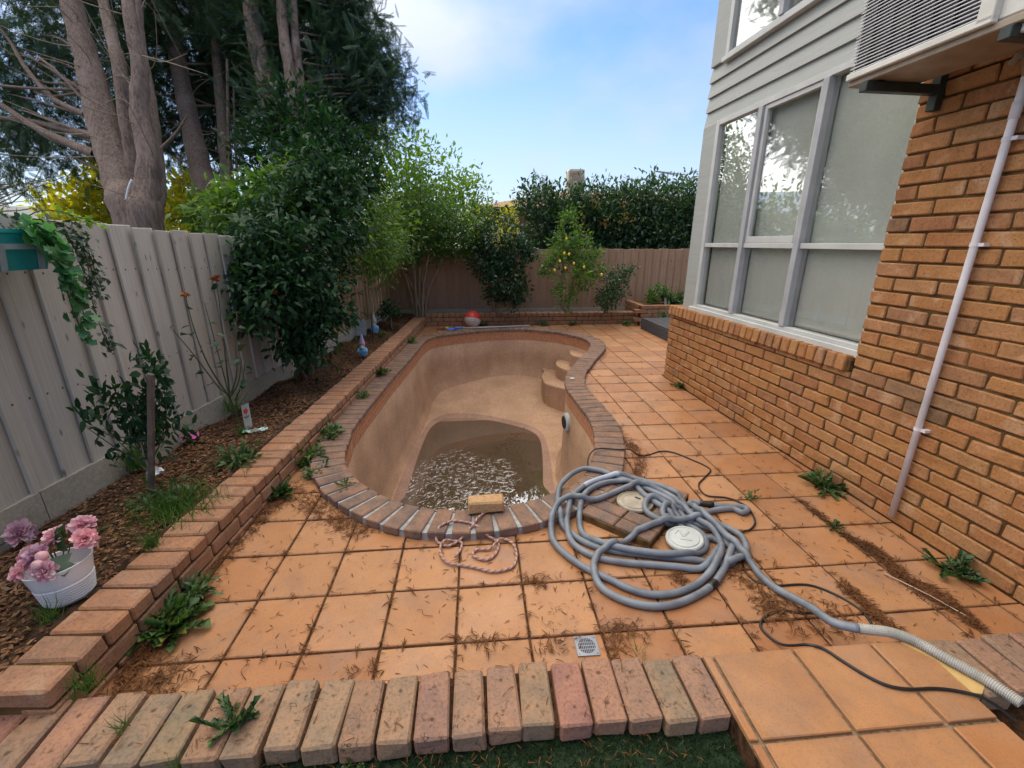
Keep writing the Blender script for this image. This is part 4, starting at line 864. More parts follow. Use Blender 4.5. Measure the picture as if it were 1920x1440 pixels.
# ---------------------------------------------------------------- skimmer surround, lids, loose brick, drain
sk = thing('skimmer_surround', 'dark brick surround with a round cream lid under the hose coil', 'skimmer', (.965, 2.31, 0), math.atan2(-.31, .32))
MB().box((-.222, -.30, -.02), (.222, .315, .040)).obj('mortar', 'mortar', sk)
for r_ in range(2):
    for k in range(6):
        if (k in (2, 3)): continue
        ob('brick', me_from('brick', *cham((-.108, -.0475, 0), (.108, .0475, .052), .006, .0015, k+r_*9), 'coping'), sk, (-.112+r_*.224, -.245+k*.104, .002))
for r_ in range(2):
    for k in range(2): ob('brick', me_from('brick', *cham((-.05, -.0475, 0), (.05, .0475, .052), .006, .0015, k+r_*9+40), 'coping'), sk, (-.168+r_*.336, -.245+(k+2)*.104, .002))
lid = MB().lathe([(0, .058), (.072, .058), (.075, .060), (.082, .060), (.084, .056), (.10, .056), (.104, .06), (.110, .060), (.113, .050)], 32).obj('lid', 'cream', sk, smooth=False, loc=(-.01, .01, 0))
MB().box((-.018, -.006, .0), (.018, .006, .003)).obj('finger_hole', 'black', lid, loc=(0, .04, .0585))
wl_ = thing('round_lid', 'white round plastic lid with a raised mark lying inside the hose coil', 'lid', (1.12, 1.965, .03), -.5)
wl_.rotation_euler = (.10, -.10, -.5)
body = MB().lathe([(.098, 0), (.100, .004), (.100, .016), (.094, .022), (.086, .022), (.083, .019), (.079, .019), (.076, .024), (.0, .027)], 36).obj('disc', 'plasticwhite', wl_, smooth=False)
mk = MB(); mk.prism([(-.045, .045), (-.030, .045), (-.016, .012), (-.002, .045), (.013, .045), (-.007, -.002), (-.024, -.002)], 0, .004).prism([(-.030, -.02), (.03, -.02), (.03, -.026), (-.03, -.026)], 0, .003)
mk.prism([(-.062, .012), (-.05, .045), (-.046, .043), (-.057, .012)], 0, .003); mk.obj('raised_mark', simple('grey_mark', (.34, .35, .36), .5), wl_, loc=(.01, 0, .0245))
lb = tag(ob('loose_brick', me_from('loose_brick', *cham((-.108, -.05, -.0365), (.108, .05, .0365), .008, .005, 91), 'wornbrick')), 'worn tan loose brick sitting on the near edge of the pool', 'brick'); lb.location = (.03, 2.315, .096); lb.rotation_euler = (.02, -.01, .04)
dr = thing('floor_drain', 'small square metal floor drain with round grate near the brick edging', 'drain', (.425, 1.375, 0), -.02)
fr = MB(); 
for x0, y0, x1, y1 in ((-.046, -.046, .046, -.040), (-.046, .040, .046, .046), (-.046, -.040, -.040, .040), (.040, -.040, .046, .040)): fr.box((x0, y0, -.004), (x1, y1, .0045))
for i in range(28):
    a, b = 2*math.pi*i/28, 2*math.pi*(i+1)/28
    def sq(t): c, s = math.cos(t), math.sin(t); k = .041/max(abs(c), abs(s)); return (k*c, k*s)
    fr.add([(.036*math.cos(a), .036*math.sin(a), .0042), (.036*math.cos(b), .036*math.sin(b), .0042), (*sq(b), .0042), (*sq(a), .0042)], [(0, 1, 2, 3)])
fr.obj('frame', 'chrome', dr); MB().box((-.040, -.040, -.003), (.040, .040, .0008)).obj('pit', 'black', dr)
for i in range(9):
    x = -.030+i*.0075; h = math.sqrt(max(0, .0365**2-x*x)); MB().box((x-.0014, -h, .0012), (x+.0014, h, .004)).obj('bar', 'chrome', dr)
for y in (-.016, 0, .016): h = math.sqrt(.0365**2-y*y); MB().box((-h, y-.0016, .0014), (h, y+.0016, .0043)).obj('bar', 'chrome', dr)
tag(MB().lathe([(0, .0615), (.028, .0615), (.030, .057)], 20).obj('coping_cap', 'plasticwhite', loc=(1.125, 4.93, 0)), 'small white round cap set in the coping by the pool light', 'cap')
# ---------------------------------------------------------------- things by the back wall
ball = thing('beach_ball', 'red and white ball resting against the low back planter wall', 'ball', (-.065, 8.67, .165)); ball.scale = (1.14,)*3; ball.rotation_euler = (-.30, .20, .1)
def sector(a0, a1, r, z0=-1, z1=1, n=10):
    V = []; F = []
    for i in range(n+1):
        for j in range(13):
            a = a0+(a1-a0)*i/n; t = math.pi*(j/12-.5); V.append((r*math.cos(t)*math.cos(a), r*math.cos(t)*math.sin(a), r*math.sin(t)))
    for i in range(n):
        for j in range(12): F.append((i*13+j, (i+1)*13+j, (i+1)*13+j+1, i*13+j+1))
    return V, F
for a0, mt in ((0, 'red'), (math.pi, 'ballwhite')):
    V, F = sector(a0, a0+math.pi, .145, n=20); V = [(x, -z, y) for x, y, z in V]; MB().add(V, F).obj('panel', mt, ball, smooth=True)
bp = MB(); 
for i, (x, zz, w_, h) in enumerate(((-.055, -.045, .014, .05), (-.03, -.045, .022, .05), (.0, -.045, .022, .05), (.03, -.045, .014, .05))):
    bp.add([(x+u*w_/2, -math.sqrt(.1462**2-(x+u*w_/2)**2-(zz+v*h/2)**2), zz+v*h/2) for u, v in ((-1, -1), (1, -1), (1, 1), (-1, 1))], [(0, 1, 2, 3)])
bp.obj('print', 'ballgrey', ball)
pole = thing('pool_brush_pole', 'long white pole with a blue brush head lying on the back coping', 'pool brush', (-.27, 8.20, .075), math.atan2(.16, 1.30))
MB().tube([(0, 0, 0), (.65, 0, -.004), (1.31, 0, .0)], .014, 10).obj('shaft', 'plasticwhite', pole, smooth=True)
MB().tube([(-.16, -.005, -.005), (-.08, 0, 0), (.02, 0, 0)], [.03, .022, .018], 10).obj('socket', 'blue', pole, smooth=True)
bh = MB(); bh.chbox((-.30, -.05, -.012), (-.15, .05, .012), .006); bh.chbox((-.24, -.085, -.014), (-.19, .085, .008), .006); bh.obj('head', 'blue', pole, rot=(0, 0, .25)); MB().chbox((-.30, .03, -.004), (-.24, .10, .014), .003).obj('bristle_pad', 'yellowp', pole)
# ---------------------------------------------------------------- gnomes and small garden ornaments
def gnome(name, label, loc, hat, coat, s, rz=0):
    g = thing(name, label, 'garden gnome', loc, rz, 'garden gnomes'); q = lambda pr_: [(r*s, z*s) for r, z in pr_]
    MB().lathe(q([(0, 0), (.05, 0), (.062, .02), (.065, .06), (.05, .12), (.03, .145), (0, .15)]), 16).obj('body', coat, g, smooth=True)
    MB().lathe(q([(0, .135), (.03, .14), (.042, .17), (.034, .20), (0, .21)]), 14).obj('head', 'gnomeskin', g, smooth=True)
    MB().lathe(q([(0, .18), (.047, .186), (.044, .20), (.025, .27), (.01, .33), (0, .35)]), 14).obj('hat', hat, g, smooth=True)
    MB().lathe(q([(0, .0), (.028, .01), (.032, .03), (.018, .06), (0, .07)]), 10).obj('beard', 'plasticwhite', g, smooth=True, loc=(0, -.036*s, .105*s))
    for sx in (-1, 1): MB().tube([(sx*.05*s, 0, .115*s), (sx*.066*s, -.03*s, .085*s), (sx*.03*s, -.06*s, .07*s)], .016*s, 8).obj('arm', coat, g, smooth=True)
    for sx in (-1, 1): MB().lathe(q([(0, 0), (.024, 0), (.026, .016), (0, .028)]), 10).obj('boot', 'lilac', g, smooth=True, loc=(sx*.027*s, -.03*s, 0))
gnome('garden_gnome', 'small gnome with lilac pointed hat and blue coat beside the brick wall', (-1.50, 5.80, soil_z(-1.5, 5.8)), 'lilac', 'paleblue', .86)
gnome('garden_gnome', 'pale blue and white gnome figure behind the thin stake near the fence', (-1.655, 7.27, soil_z(-1.65, 7.27)), 'plasticwhite', 'paleblue', .95)
sg = thing('solar_light', 'flat grey plastic plate leaning on the plinth board beside the white gnome', 'plate', (-1.80, 7.0, .20), .1); MB().chbox((-.07, -.006, 0), (.07, .006, .25), .004).obj('plate', simple('blue_grey_plate', (.30, .36, .42), .4), sg, rot=(-.15, 0, 0)); MB().box((-.004, -.03, -.05), (.004, -.02, .02)).obj('peg', 'bracket', sg)
tag(MB().tube([(-1.53, 6.55, .12), (-1.525, 6.55, .62)], .008, 6).obj('garden_stake', 'bracket'), 'thin dark metal stake standing in the bed before the white gnome', 'stake')
# rose with its card, young camellia with stake
def leafy(parent, P, D, size, aspect, mat, tpl=LEAF, nm='leaf', updev=.5):
    for p, d, s in zip(P, D, size):
        o = scatter(nm, np.array([p]), np.array([d]), s, aspect, mat, tpl, parent, None, updev=updev)
rose = thing('rose_bush', 'sparse rose bush with withered orange blooms against the grey fence', 'rose bush', (-1.94, 3.48, .17)); rose.scale = (.85, .85, .90)
def L3(*p): return np.array(p)
stems = [[(0,0,0),(-.03,-.02,.28),(-.09,-.06,.40),(-.20,-.12,.70),(-.30,-.16,.92)], [(0,0,0),(-.03,-.02,.28),(-.04,-.02,.45),(-.07,.0,.80),(-.10,.02,1.10)], [(-.03,-.02,.28),(-.02,0,.5),(-.01,.04,.85),(.015,.06,1.28)], [(-.03,-.02,.28),(-.12,-.08,.6),(-.16,-.1,.9),(-.175,-.10,1.18)], [(-.02,-.01,.30),(.05,.03,.42),(.10,.06,.62)], [(-.02,0,.32),(.04,.05,.5),(.05,.10,.75),(.09,.14,.98)], [(.0,0,.25),(.09,.02,.42),(.12,.06,.58)]]
for s_ in stems: MB().tube(spline(s_, 5), np.linspace(.0085, .0032, (len(s_)-1)*5+1), 6).obj('stem', 'greenstem', rose, smooth=True)
for p, s_ in (((.015, .06, 1.30), .055), ((-.178, -.10, 1.19), .042)):
    d = unit(np.c_[R.normal(0, .8, (26, 2)), R.uniform(-.6, .8, 26)]); scatter('bloom', np.array(p)+d*.004, d, R.uniform(.6, 1, 26)*s_, .8, 'petalbrown', LEAF, rose, updev=.9)
for p in ((-.30, -.16, .94), (.09, .14, 1.0)): d = unit(R.normal(size=(8, 3))); scatter('bud', np.array(p)+d*.003, d, .018, .7, 'petalbrown', LEAF, rose)
lp = []; 
for s_ in stems:
    q = spline(s_, 6)
    for k in range(5):
        i = R.integers(int(len(q)*.45), len(q)); lp.append(q[i])
lp = np.array(lp); d = np.c_[R.normal(0, 1, (len(lp), 2)), R.normal(-.15, .3, len(lp))]; leafy(rose, lp+unit(d)*.02, d, R.uniform(.065, .11, len(lp)), .72, 'roseleaf')
card = thing('rose_card', 'white plant card printed with a red rose leaning at the rose stem', 'plant label', (-1.845, 3.42, .175), -.25); card.rotation_euler = (-.45, -.35, -.15)
MB().chbox((-.036, -.0012, 0), (.036, .0012, .205), .0006).obj('card', 'plasticwhite', card)
fl = MB(); fl.prism([(.022*math.cos(a)*(1+.18*math.cos(5*a)), .022*math.sin(a)*(1+.18*math.cos(5*a))) for a in np.arange(20)*math.pi/10], 0, .0008); fl.obj('printed_rose', 'red', card, loc=(0, -.0014, .145), rot=(math.pi/2, 0, 0))
lfp = MB(); lfp.prism([(-.002, -.05), (.002, -.05), (.002, 0), (-.002, 0)], 0, .0007).prism([(0, -.03), (.018, -.018), (.026, -.024), (.012, -.036)], 0, .0007).prism([(0, -.03), (-.018, -.018), (-.026, -.024), (-.012, -.036)], 0, .0007); lfp.obj('printed_leaves', simple('print_green', (.03, .10, .04), .5), card, loc=(0, -.0014, .124), rot=(math.pi/2, 0, 0))
try:
    fc = bpy.data.curves.new('word', 'FONT'); fc.body = 'ROSE'; fc.size = .014; fc.align_x = 'CENTER'; fc.extrude = .0003; o = bpy.data.objects.new('lettering', fc); COL.objects.link(o); dgm = bpy.data.meshes.new_from_object(o); bpy.data.objects.remove(o); dgm.materials.clear(); dgm.materials.append(MT['black']); ob('lettering', dgm, card, (0, -.0016, .012), (math.pi/2, 0, 0))
except Exception as ex: print('text', ex)
def crumple(name, label, cat, loc, s, mat, rz=0, seed=1):
    rr_ = random.Random(seed); V = [(s[0]*(i/6-.5), s[1]*(j/4-.5), abs(rr_.gauss(0, s[2]))+.004) for j in range(5) for i in range(7)]; F = [(j*7+i, j*7+i+1, (j+1)*7+i+1, (j+1)*7+i) for j in range(4) for i in range(6)]
    return tag(ob(name, me_from(name, V, F, mat), None, loc, (0, 0, rz)), label, cat)
crumple('plastic_wrapper', 'crumpled pale turquoise wrapper lying below the rose card', 'litter', (-1.75, 3.33, .185), (.17, .07, .012), 'plasticblue', .35)
crumple('pink_scrap', 'bright pink petal scrap lying against the plinth board', 'litter', (-2.16, 3.20, .20), (.11, .08, .016), 'pinkcloth', .4, 3)
crumple('white_scrap', 'white paper scrap behind the young staked camellia', 'litter', (-2.02, 2.62, .21), (.09, .05, .03), 'potwhite', 1.2, 4)
cy_ = thing('young_camellia', 'young glossy camellia tied to a rough timber stake in front of the fence', 'shrub', (-1.93, 2.45, .20)); cy_.scale = (.70, .70, 1.12)
ctr = [(-.27,-.06,.36,.09),(-.13,-.02,.46,.11),(.02,.05,.50,.13),(.14,.10,.63,.11),(.16,.10,.40,.11),(.07,.04,.28,.10),(-.14,.0,.30,.10),(.13,.09,.52,.10),(-.05,.10,.40,.12),(.24,.10,.34,.06),(-.32,-.09,.42,.05)]
c, P, D = bush_pts(ctr, 84, 7, .030, .3); D[:, 2] += .35
scatter('leaves', P, D, R.uniform(.05, .085, len(P)), .46, 'camellia', LONG, cy_)
MB().tube([(0, 0, -.05), (.01, 0, .15), (.0, .01, .32)], [.013, .011, .008], 7).obj('stem', 'stem', cy_, smooth=True)
for h_ in (.14, .22, .31): branches('twig', (.005, .005, h_), [t[:3] for k_, t in enumerate(ctr) if k_ % 3 == int(h_*9) % 3]+[tuple(x) for x in c[int(h_*100):int(h_*100)+6]], .006, 'greenstem', cy_)
stk = tag(MB().chbox((-.015, -.011, 0), (.015, .011, .86), .003).obj('timber_stake', 'darkstake', loc=(-1.935, 2.405, .10), rot=(.02, .24, 0)), 'rough grey timber stake holding up the young camellia', 'stake')
# pot with artificial peonies
pot = thing('flower_pot', 'white ribbed pot of pink artificial peonies on the mulch', 'flower pot', (-1.755, 1.66, .165)); pot.scale = (.84,)*3; pot.rotation_euler = (-.05, -.08, 0)
pf_ = [(0, .005), (.092, .0), (.094, .004)]
for k in range(7): z0 = .012+k*.013; r0 = .095+.0021*(k+1)*1.0; pf_ += [(r0, z0), (r0+.0055, z0+.003), (r0+.0055, z0+.009), (r0, z0+.0115)]
pf_ += [(.116, .115), (.130, .19), (.133, .195), (.131, .198), (.126, .195), (.112, .12), (.0, .12)]
MB().lathe(pf_, 40).obj('pot', 'potwhite', pot, smooth=False)
def peony(p, r, parent, nm='peony', tilt=(0, 0, 1)):
    P = []; D = []; S_ = []
    tz = unit(np.array(tilt, float)); u = unit(np.cross(tz, (.3, 1, .1))); v = np.cross(tz, u)
    for ringi, (k, el, sz) in enumerate(((11, -.15, 1.0), (13, .2, .95), (14, .5, .86), (13, .8, .74), (12, 1.05, .62), (9, 1.3, .5), (6, 1.45, .4))):
        for i in range(k):
            a = 6.283*(i+R.uniform(-.25, .25))/k+ringi*.5; e = el+R.uniform(-.15, .15); d = math.cos(e)*(math.cos(a)*u+math.sin(a)*v)+math.sin(e)*tz
            P.append(np.array(p)+d*r*.08); D.append(d); S_.append(r*sz*R.uniform(.72, 1.0)); P[-1] = P[-1]+d*r*.15*R.random()
    o = scatter(nm, np.array(P), np.array(D), np.array(S_), (.62), 'petalpink', PETAL, parent, 'stuff', up=tuple(tz), updev=.55, smooth=False); return o
for p, r, t in (((-.09,-.075,.215),.058,(-.5,-.6,.7)),((-.045,-.035,.265),.062,(-.3,-.6,.8)),((.045,-.105,.222),.056,(.1,-.8,.5)),((-.02,.06,.31),.06,(-.2,-.3,1)),((.085,.10,.335),.062,(.1,-.2,1)),((.135,.035,.29),.06,(.6,-.5,.5)),((-.115,.0,.26),.05,(-.7,-.2,.6))): peony(p, r, pot, 'peony', t)
for p in ((.02, -.06, .262), (.02, -.09, .235)):
    MB().lathe([(0, 0), (.02, .008), (.026, .026), (.018, .045), (0, .054)], 10).obj('bud', 'petalpink', pot, smooth=True, loc=p, rot=(.6, .2, 0))
leafy(pot, [(.03, .02, .24), (.06, -.03, .25), (.11, .09, .28), (-.08, .02, .25), (.0, .03, .27)], [(-.1, .1, 1), (.35, -.5, -.6), (.8, .4, .2), (-.4, -.3, .5), (.3, .2, .8)], [.13, .11, .09, .07, .11], .72, 'citrusleaf', IVYL)
for a in range(5): MB().tube([(.0, .0, .12), (R.uniform(-.06, .06), R.uniform(-.06, .06), .26)], .003, 5).obj('stalk', 'greenstem', pot)
lpn = thing('fallen_peony', 'single pink artificial peony lying on the mulch against the plinth board', 'flower', (-2.28, 2.04, .20)); peony((0, 0, .03), .065, lpn, 'bloom', (.4, -.5, .8)); MB().tube([(0, 0, .02), (-.05, -.12, .01), (-.04, -.25, .01)], .004, 6).obj('stalk', 'greenstem', lpn)
leafy(lpn, [(-.02, -.1, .02), (-.05, -.2, .02)], [(.4, -1, .1), (-.3, -1, .15)], [.08, .07], .5, 'citrusleaf', LONG)
# hanging planter on the fence
def fpos(s, off, z): q = FA+FD*s+FN*off; return (q[0], q[1], z)
fa = math.atan2(FD[1], FD[0])
hp2 = thing('hanging_planter', 'teal plastic trough planter with grey straps hooked over the fence top', 'planter', fpos(.20, .155, 1.475), fa)
def rrect(lx, ly, r, n=6): return [(cx+r*math.cos(a), cy+r*math.sin(a)) for cx, cy, a0 in ((lx-r, ly-r, 0), (-lx+r, ly-r, math.pi/2), (-lx+r, -ly+r, math.pi), (lx-r, -ly+r, 1.5*math.pi)) for a in [a0+math.pi/2*i/n for i in range(n+1)]]
V = []; F = []; lv = [(.27, .075, 0), (.29, .09, .10), (.305, .10, .165), (.312, .105, .168), (.312, .105, .185), (.30, .095, .185), (.285, .085, .12)]
for lx, ly, zz in lv: V += [(x, y, zz) for x, y in rrect(lx, ly, .07)]
nn = len(rrect(1, 1, .07)); F = [(j*nn+i, j*nn+(i+1) % nn, (j+1)*nn+(i+1) % nn, (j+1)*nn+i) for j in range(len(lv)-1) for i in range(nn)]+[tuple(range(nn))[::-1], tuple(range((len(lv)-1)*nn, len(lv)*nn))]
MB().add(V, F).obj('trough', 'teal', hp2, smooth=False)
V = []
for off, zz in ((.004, .095), (.006, .095), (.006, .12), (.004, .12)): V += [(x, y, zz) for x, y in rrect(.29+off, .09+off, .07)]
MB().add(V, [(j*nn+i, j*nn+(i+1) % nn, (j+1)*nn+(i+1) % nn, (j+1)*nn+i) for j in range(3) for i in range(nn)]).obj('strap', 'tealgrey', hp2)
for x in (-.18, .03, .20): MB().add([(x-.014, -.080, .0), (x+.014, -.080, .0), (x+.014, -.100, .115), (x-.014, -.100, .115), (x-.014, -.076, .0), (x+.014, -.076, .0), (x+.014, -.094, .115), (x-.014, -.094, .115)], [(0, 1, 2, 3), (0, 3, 7, 4), (1, 5, 6, 2), (3, 2, 6, 7), (0, 4, 5, 1)]).obj('strap', 'tealgrey', hp2)
for x in (-.16, .20): MB().tube(spline([(x, .095, .15), (x, .13, .25), (x, .165, .268), (x, .20, .24)], 5), .008, 6).obj('hook', 'tealgrey', hp2, smooth=True)
def trailing(name, label, starts, mat, tpl, size, asp, wid, n):
    t = thing(name, label, 'trailing plant', fpos(.40, .20, 1.62), fa); P = []; D = []; st_ = MB()
    for q in starts:
        q = np.array(q, float); sp2 = spline(q, 8); st_.tube(sp2, .0028, 5)
        for k in range(n): i = R.integers(0, len(sp2)); wv = wid*(1-.55*i/len(sp2)); P.append(sp2[i]+R.normal(0, wv, 3)*np.array((1, .7, .6))); D.append((R.normal(0, .7), -.5+R.normal(0, .4), -.55+R.normal(0, .4)))
    st_.obj('vine', 'greenstem', t, smooth=True); scatter('leaves', np.array(P), np.array(D), R.uniform(.7, 1.25, len(P))*size, asp, mat, tpl, t, up=(0, -1, .4), updev=.5); return t
# local frame: x along the fence (away from camera), y towards the fence, z up
trailing('trailing_ivy', 'bright green trailing ivy spilling from the teal trough', [[(.0,0,.02),(.0,-.1,.03),(.0,-.12,-.15),(.02,-.10,-.35),(.05,-.09,-.52)], [(.0,0,.03),(.02,-.08,.05),(.03,-.11,-.1),(.05,-.1,-.3)], [(-.06,-.02,.03),(-.03,-.1,.06),(.0,-.12,-.06),(.02,-.12,-.2)], [(-.02,0,.02),(.0,-.13,-.05),(.03,-.13,-.28),(.06,-.12,-.44)]], 'ivy', IVYL, .05, .95, .028, 48)
trailing('trailing_creeper', 'dark small leaved creeper hanging beside the bright ivy on the fence', [[(-.02,.03,.04),(.10,-.05,.06),(.16,-.08,-.1),(.17,-.07,-.35),(.19,-.06,-.52),(.20,-.06,-.60)], [(0,.03,.05),(.14,-.03,.08),(.24,-.05,-.02),(.26,-.05,-.22)], [(-.02,.02,.05),(.1,-.08,.05),(.13,-.1,-.08),(.14,-.1,-.3)], [(0,.03,.06),(.15,-.05,.04),(.2,-.08,-.1),(.22,-.07,-.3)], [(0,.0,.06),(.1,-.05,.07),(.19,-.08,-.05),(.17,-.08,-.28)]], 'ivydark', LEAF, .036, .6, .040, 90)
tl = [(.0,.05,.05),(.12,.02,.13),(.24,0,.13),(.34,0,.10),(.40,0,.08)]
t = thing('creeper_shoot', 'pale lime shoot of fresh leaves arching over the fence top', 'trailing plant', fpos(.40, .20, 1.62), fa); MB().tube(spline(tl, 6), .003, 5).obj('stem', 'greenstem', t); q = spline(tl, 6)[8:]; scatter('leaves', np.repeat(q, 2, 0)+R.normal(0, .012, (len(q)*2, 3)), R.normal(0, 1, (len(q)*2, 3)), .045, .55, 'freshleaf', LEAF, t)
# ---------------------------------------------------------------- weeds, grass tufts and dry litter
def weed(label, loc, r, n=26, kind='lobed', name='weed', h=.5, group='weeds along the walls and joints', up=.35, spread=.14):
    t = thing(name, label, 'weed', loc, 0, group); a = R.uniform(0, 6.28, n); e = R.uniform(.05, 1.0, n)*h*2; D = np.c_[np.cos(a)*np.cos(e), np.sin(a)*np.cos(e), np.sin(e)]
    P = np.c_[R.normal(0, r*spread, (n, 2)), np.full(n, .004)]
    if kind == 'lobed': scatter('leaves', P, D, R.uniform(.6, 1.05, n)*r, R.uniform(.42, .6, n), 'weed', LOBE, t, updev=.25)
    elif kind == 'fine':
        c = np.repeat(P, 4, 0)+np.repeat(D, 4, 0)*(R.random((n*4, 1))*r*.7); scatter('leaves', c, np.repeat(D, 4, 0)+R.normal(0, .5, (n*4, 3)), R.uniform(.25, .5, n*4)*r, .32, 'weed', LONG, t, updev=.4)
    else: scatter('blades', P, np.c_[D[:, :2]*.6, np.abs(D[:, 2])+.4], R.uniform(.6, 1.1, n)*r, .05, 'grass', BLADE, t)
    return t
W_ = [('big leafy weed clump at the foot of the planter wall in the left foreground', (-1.375, 1.62, 0), .17, 60, 'lobed'), ('second leafy weed climbing the planter brick by the first row of tiles', (-1.36, 1.78, .02), .13, 36, 'fine'),
 ('leafy weed by the planter wall where the pool coping begins', (-1.34, 2.66, 0), .13, 40, 'lobed'), ('silvery weed rosette against the near left curve of the coping', (-1.16, 2.92, .0), .12, 40, 'fine'), ('spreading grey green weed between planter wall and coping corner', (-1.30, 3.15, .0), .16, 60, 'fine'),
 ('upper grey green weed beside the fourth coping brick on the left', (-1.27, 3.52, .03), .16, 54, 'fine'), ('bright small weed halfway along the left coping', (-1.21, 4.45, .05), .10, 30, 'fine'), ('dark green weed clump midway along the left planter wall', (-1.20, 5.30, .05), .15, 44, 'lobed'), ('pale weed at the far left corner of the pool coping', (-1.07, 7.1, .05), .14, 36, 'fine'),
 ('tiny weed growing on the near left coping bricks', (-.90, 2.66, .057), .07, 12, 'lobed'), ('long leafed weed at the foot of the house wall near the pipe', (2.34, 2.46, 0), .15, 40, 'lobed'), ('dark green dock weed at the foot of the house wall nearest the viewer', (2.37, 1.64, 0), .13, 34, 'lobed'), ('small weed at the house wall by the far window', (2.35, 4.66, 0), .12, 26, 'lobed'),
 ('low weed rosette on the mulch beside the planter wall', (-1.62, 2.80, .19), .16, 40, 'fine'), ('broad weed sprouting between the edging bricks at left', (-.83, 1.10, .085), .11, 16, 'lobed'), ('tall thin weed behind the beach ball', (.14, 8.72, 0), .16, 14, 'lobed'), ('weed at the foot of the back planter wall near the middle', (1.95, 8.72, 0), .13, 20, 'lobed'), ('straggly weeds at the corner planter foot', (3.05, 8.65, 0), .14, 40, 'fine'), ('mossy weeds along the right half of the back planter wall', (1.35, 8.74, 0), .13, 40, 'fine'), ('creeping weed on the timber step below the corner planter', (3.75, 8.42, .10), .22, 60, 'fine'), ('small clover in the turf at the left of the edging', (-.42, .985, .005), .05, 14, 'lobed'), ('flat weed in a tile joint right of the hose coil', (1.77, 2.38, 0), .07, 16, 'fine'), ('green sprig on the tiles near the dry needle trail', (2.06, 2.03, 0), .07, 12, 'lobed'), ('little weed in the hole beside the path bricks', (1.95, .82, .0), .08, 18, 'lobed')]
for l_, p_, r_, n_, k_ in W_: weed(l_, p_, r_, n_, k_)
G_ = [('grass tuft at the front corner of the planter wall', (-1.40, 1.27, .09), .11, 50, 'g'), ('grass tuft in front of the edging bricks at left', (-.95, 1.0, .02), .10, 60, 'g'), ('thin grass between the second and third edging bricks from the left', (-1.18, 1.12, .09), .08, 24, 'g'), ('small grass sprout in the tile joint beside the drain', (.635, 1.325, 0), .09, 8, 'g'), ('long grass under the fence at left', (-2.24, 2.78, .19), .22, 90, 'g'), ('wispy grass at the plinth board behind the rose', (-2.13, 3.75, .19), .22, 40, 'g'), ('grass blades by the flower pot', (-1.70, 1.50, .18), .11, 40, 'g'), ('short grass on the planter edge beside the pot', (-1.60, 1.93, .18), .10, 80, 'g'), ('grass below the rose card', (-1.83, 3.28, .18), .10, 60, 'g'), ('grass on the far mulch by the lilac gnome', (-1.62, 6.1, .18), .12, 60, 'g'), ('sparse grass at the white gnome', (-1.48, 7.0, .18), .12, 60, 'g'), ('grass at the left end of the lawn below the edging', (-1.32, 1.0, .02), .09, 60, 'g')]
for l_, p_, r_, n_, k_ in G_: weed(l_, p_, r_, n_, 'grass', 'grass_tuft', group='grass tufts')
weed('wide bright grass patch on the mulch below the young camellia', (-1.70, 2.26, .175), .12, 520, 'grass', 'grass_tuft', group='grass tufts', spread=.95)
weed('leafy low weeds growing in the bright grass patch', (-1.78, 2.34, .18), .14, 40, 'fine', spread=.6)
# brown needle litter blown over the tiles
LP = []; LS = []
def drift(line, n, wid, sz=(.018, .05), z=.003):
    q = spline([(x, y, 0) for x, y in line], 8)
    for _ in range(n):
        i = R.integers(0, len(q)); k = abs(R.normal(0, 1)); LP.append((q[i][0]+R.normal(0, wid), q[i][1]+R.normal(0, wid*1.3), z+R.uniform(0, .010))); LS.append(R.uniform(*sz))
drift([(2.069,2.30),(2.075,2.10),(2.085,1.92),(2.128,1.859),(2.125,1.746),(2.095,1.644),(2.115,1.570),(2.118,1.502),(2.157,1.433),(2.141,1.328)], 1500, .013)
drift([(2.118,1.56),(2.15,1.47)], 500, .030); drift([(2.10,1.87),(2.12,1.80)], 260, .022); drift([(2.12,1.72),(2.11,1.66)], 200, .02)
drift([(1.767,1.60),(1.761,1.467),(1.755,1.398),(1.775,1.30)], 620, .017); drift([(1.29,1.82),(1.312,1.625),(1.324,1.483),(1.40,1.447)], 500, .045); drift([(1.53,1.46),(1.60,1.40)], 160, .05)
drift([(-1.28,2.75),(-1.10,2.55),(-.95,2.42),(-.80,2.30),(-.68,2.22)], 900, .04); drift([(-1.40,1.40),(-1.36,1.55),(-1.38,1.9),(-1.35,2.3),(-1.30,2.6)], 1300, .032); drift([(-1.35,1.30),(-1.2,1.36)], 420, .05)
drift([(1.26,3.2),(1.24,2.95),(1.12,2.72)], 500, .03); drift([(1.25,3.6),(1.24,3.2)], 260, .02); drift([(-.7,8.5),(-.45,8.45)], 600, .07); drift([(1.98,6.5),(1.9,6.2),(1.75,6.0)], 120, .03)
drift([(.20,1.765),(.30,1.75)], 110, .018); drift([(.30,1.58),(.34,1.50)], 45, .05, (.01, .03)); drift([(.52,1.445),(.66,1.43)], 110, .022); drift([(.56,1.40),(.53,1.32)], 70, .02); drift([(-.08,1.43),(.06,1.42)], 60, .02); drift([(.25,1.38),(.33,1.41)], 50, .025); drift([(.98,1.73),(.98,1.66)], 90, .02); drift([(.86,2.0),(.92,1.92)], 80, .025); drift([(-.55,1.30),(-.43,1.33)], 40, .03)
for k in range(14):   # grout lines hold needles
    x = TX+(k-4)*TP; drift([(x, 1.3), (x, 2.2), (x, 3.4), (x, 5)], 150, .006)
for k in range(16): y = TY+k*TP; drift([(-1.3, y), (0, y), (1, y), (2.3, y)], 120, .006)
for _ in range(1500):
    x, y = R.uniform(-1.4, 2.45), 1.25+abs(R.normal(0, 1.5)); LP.append((x, y, .002)); LS.append(R.uniform(.008, .04))
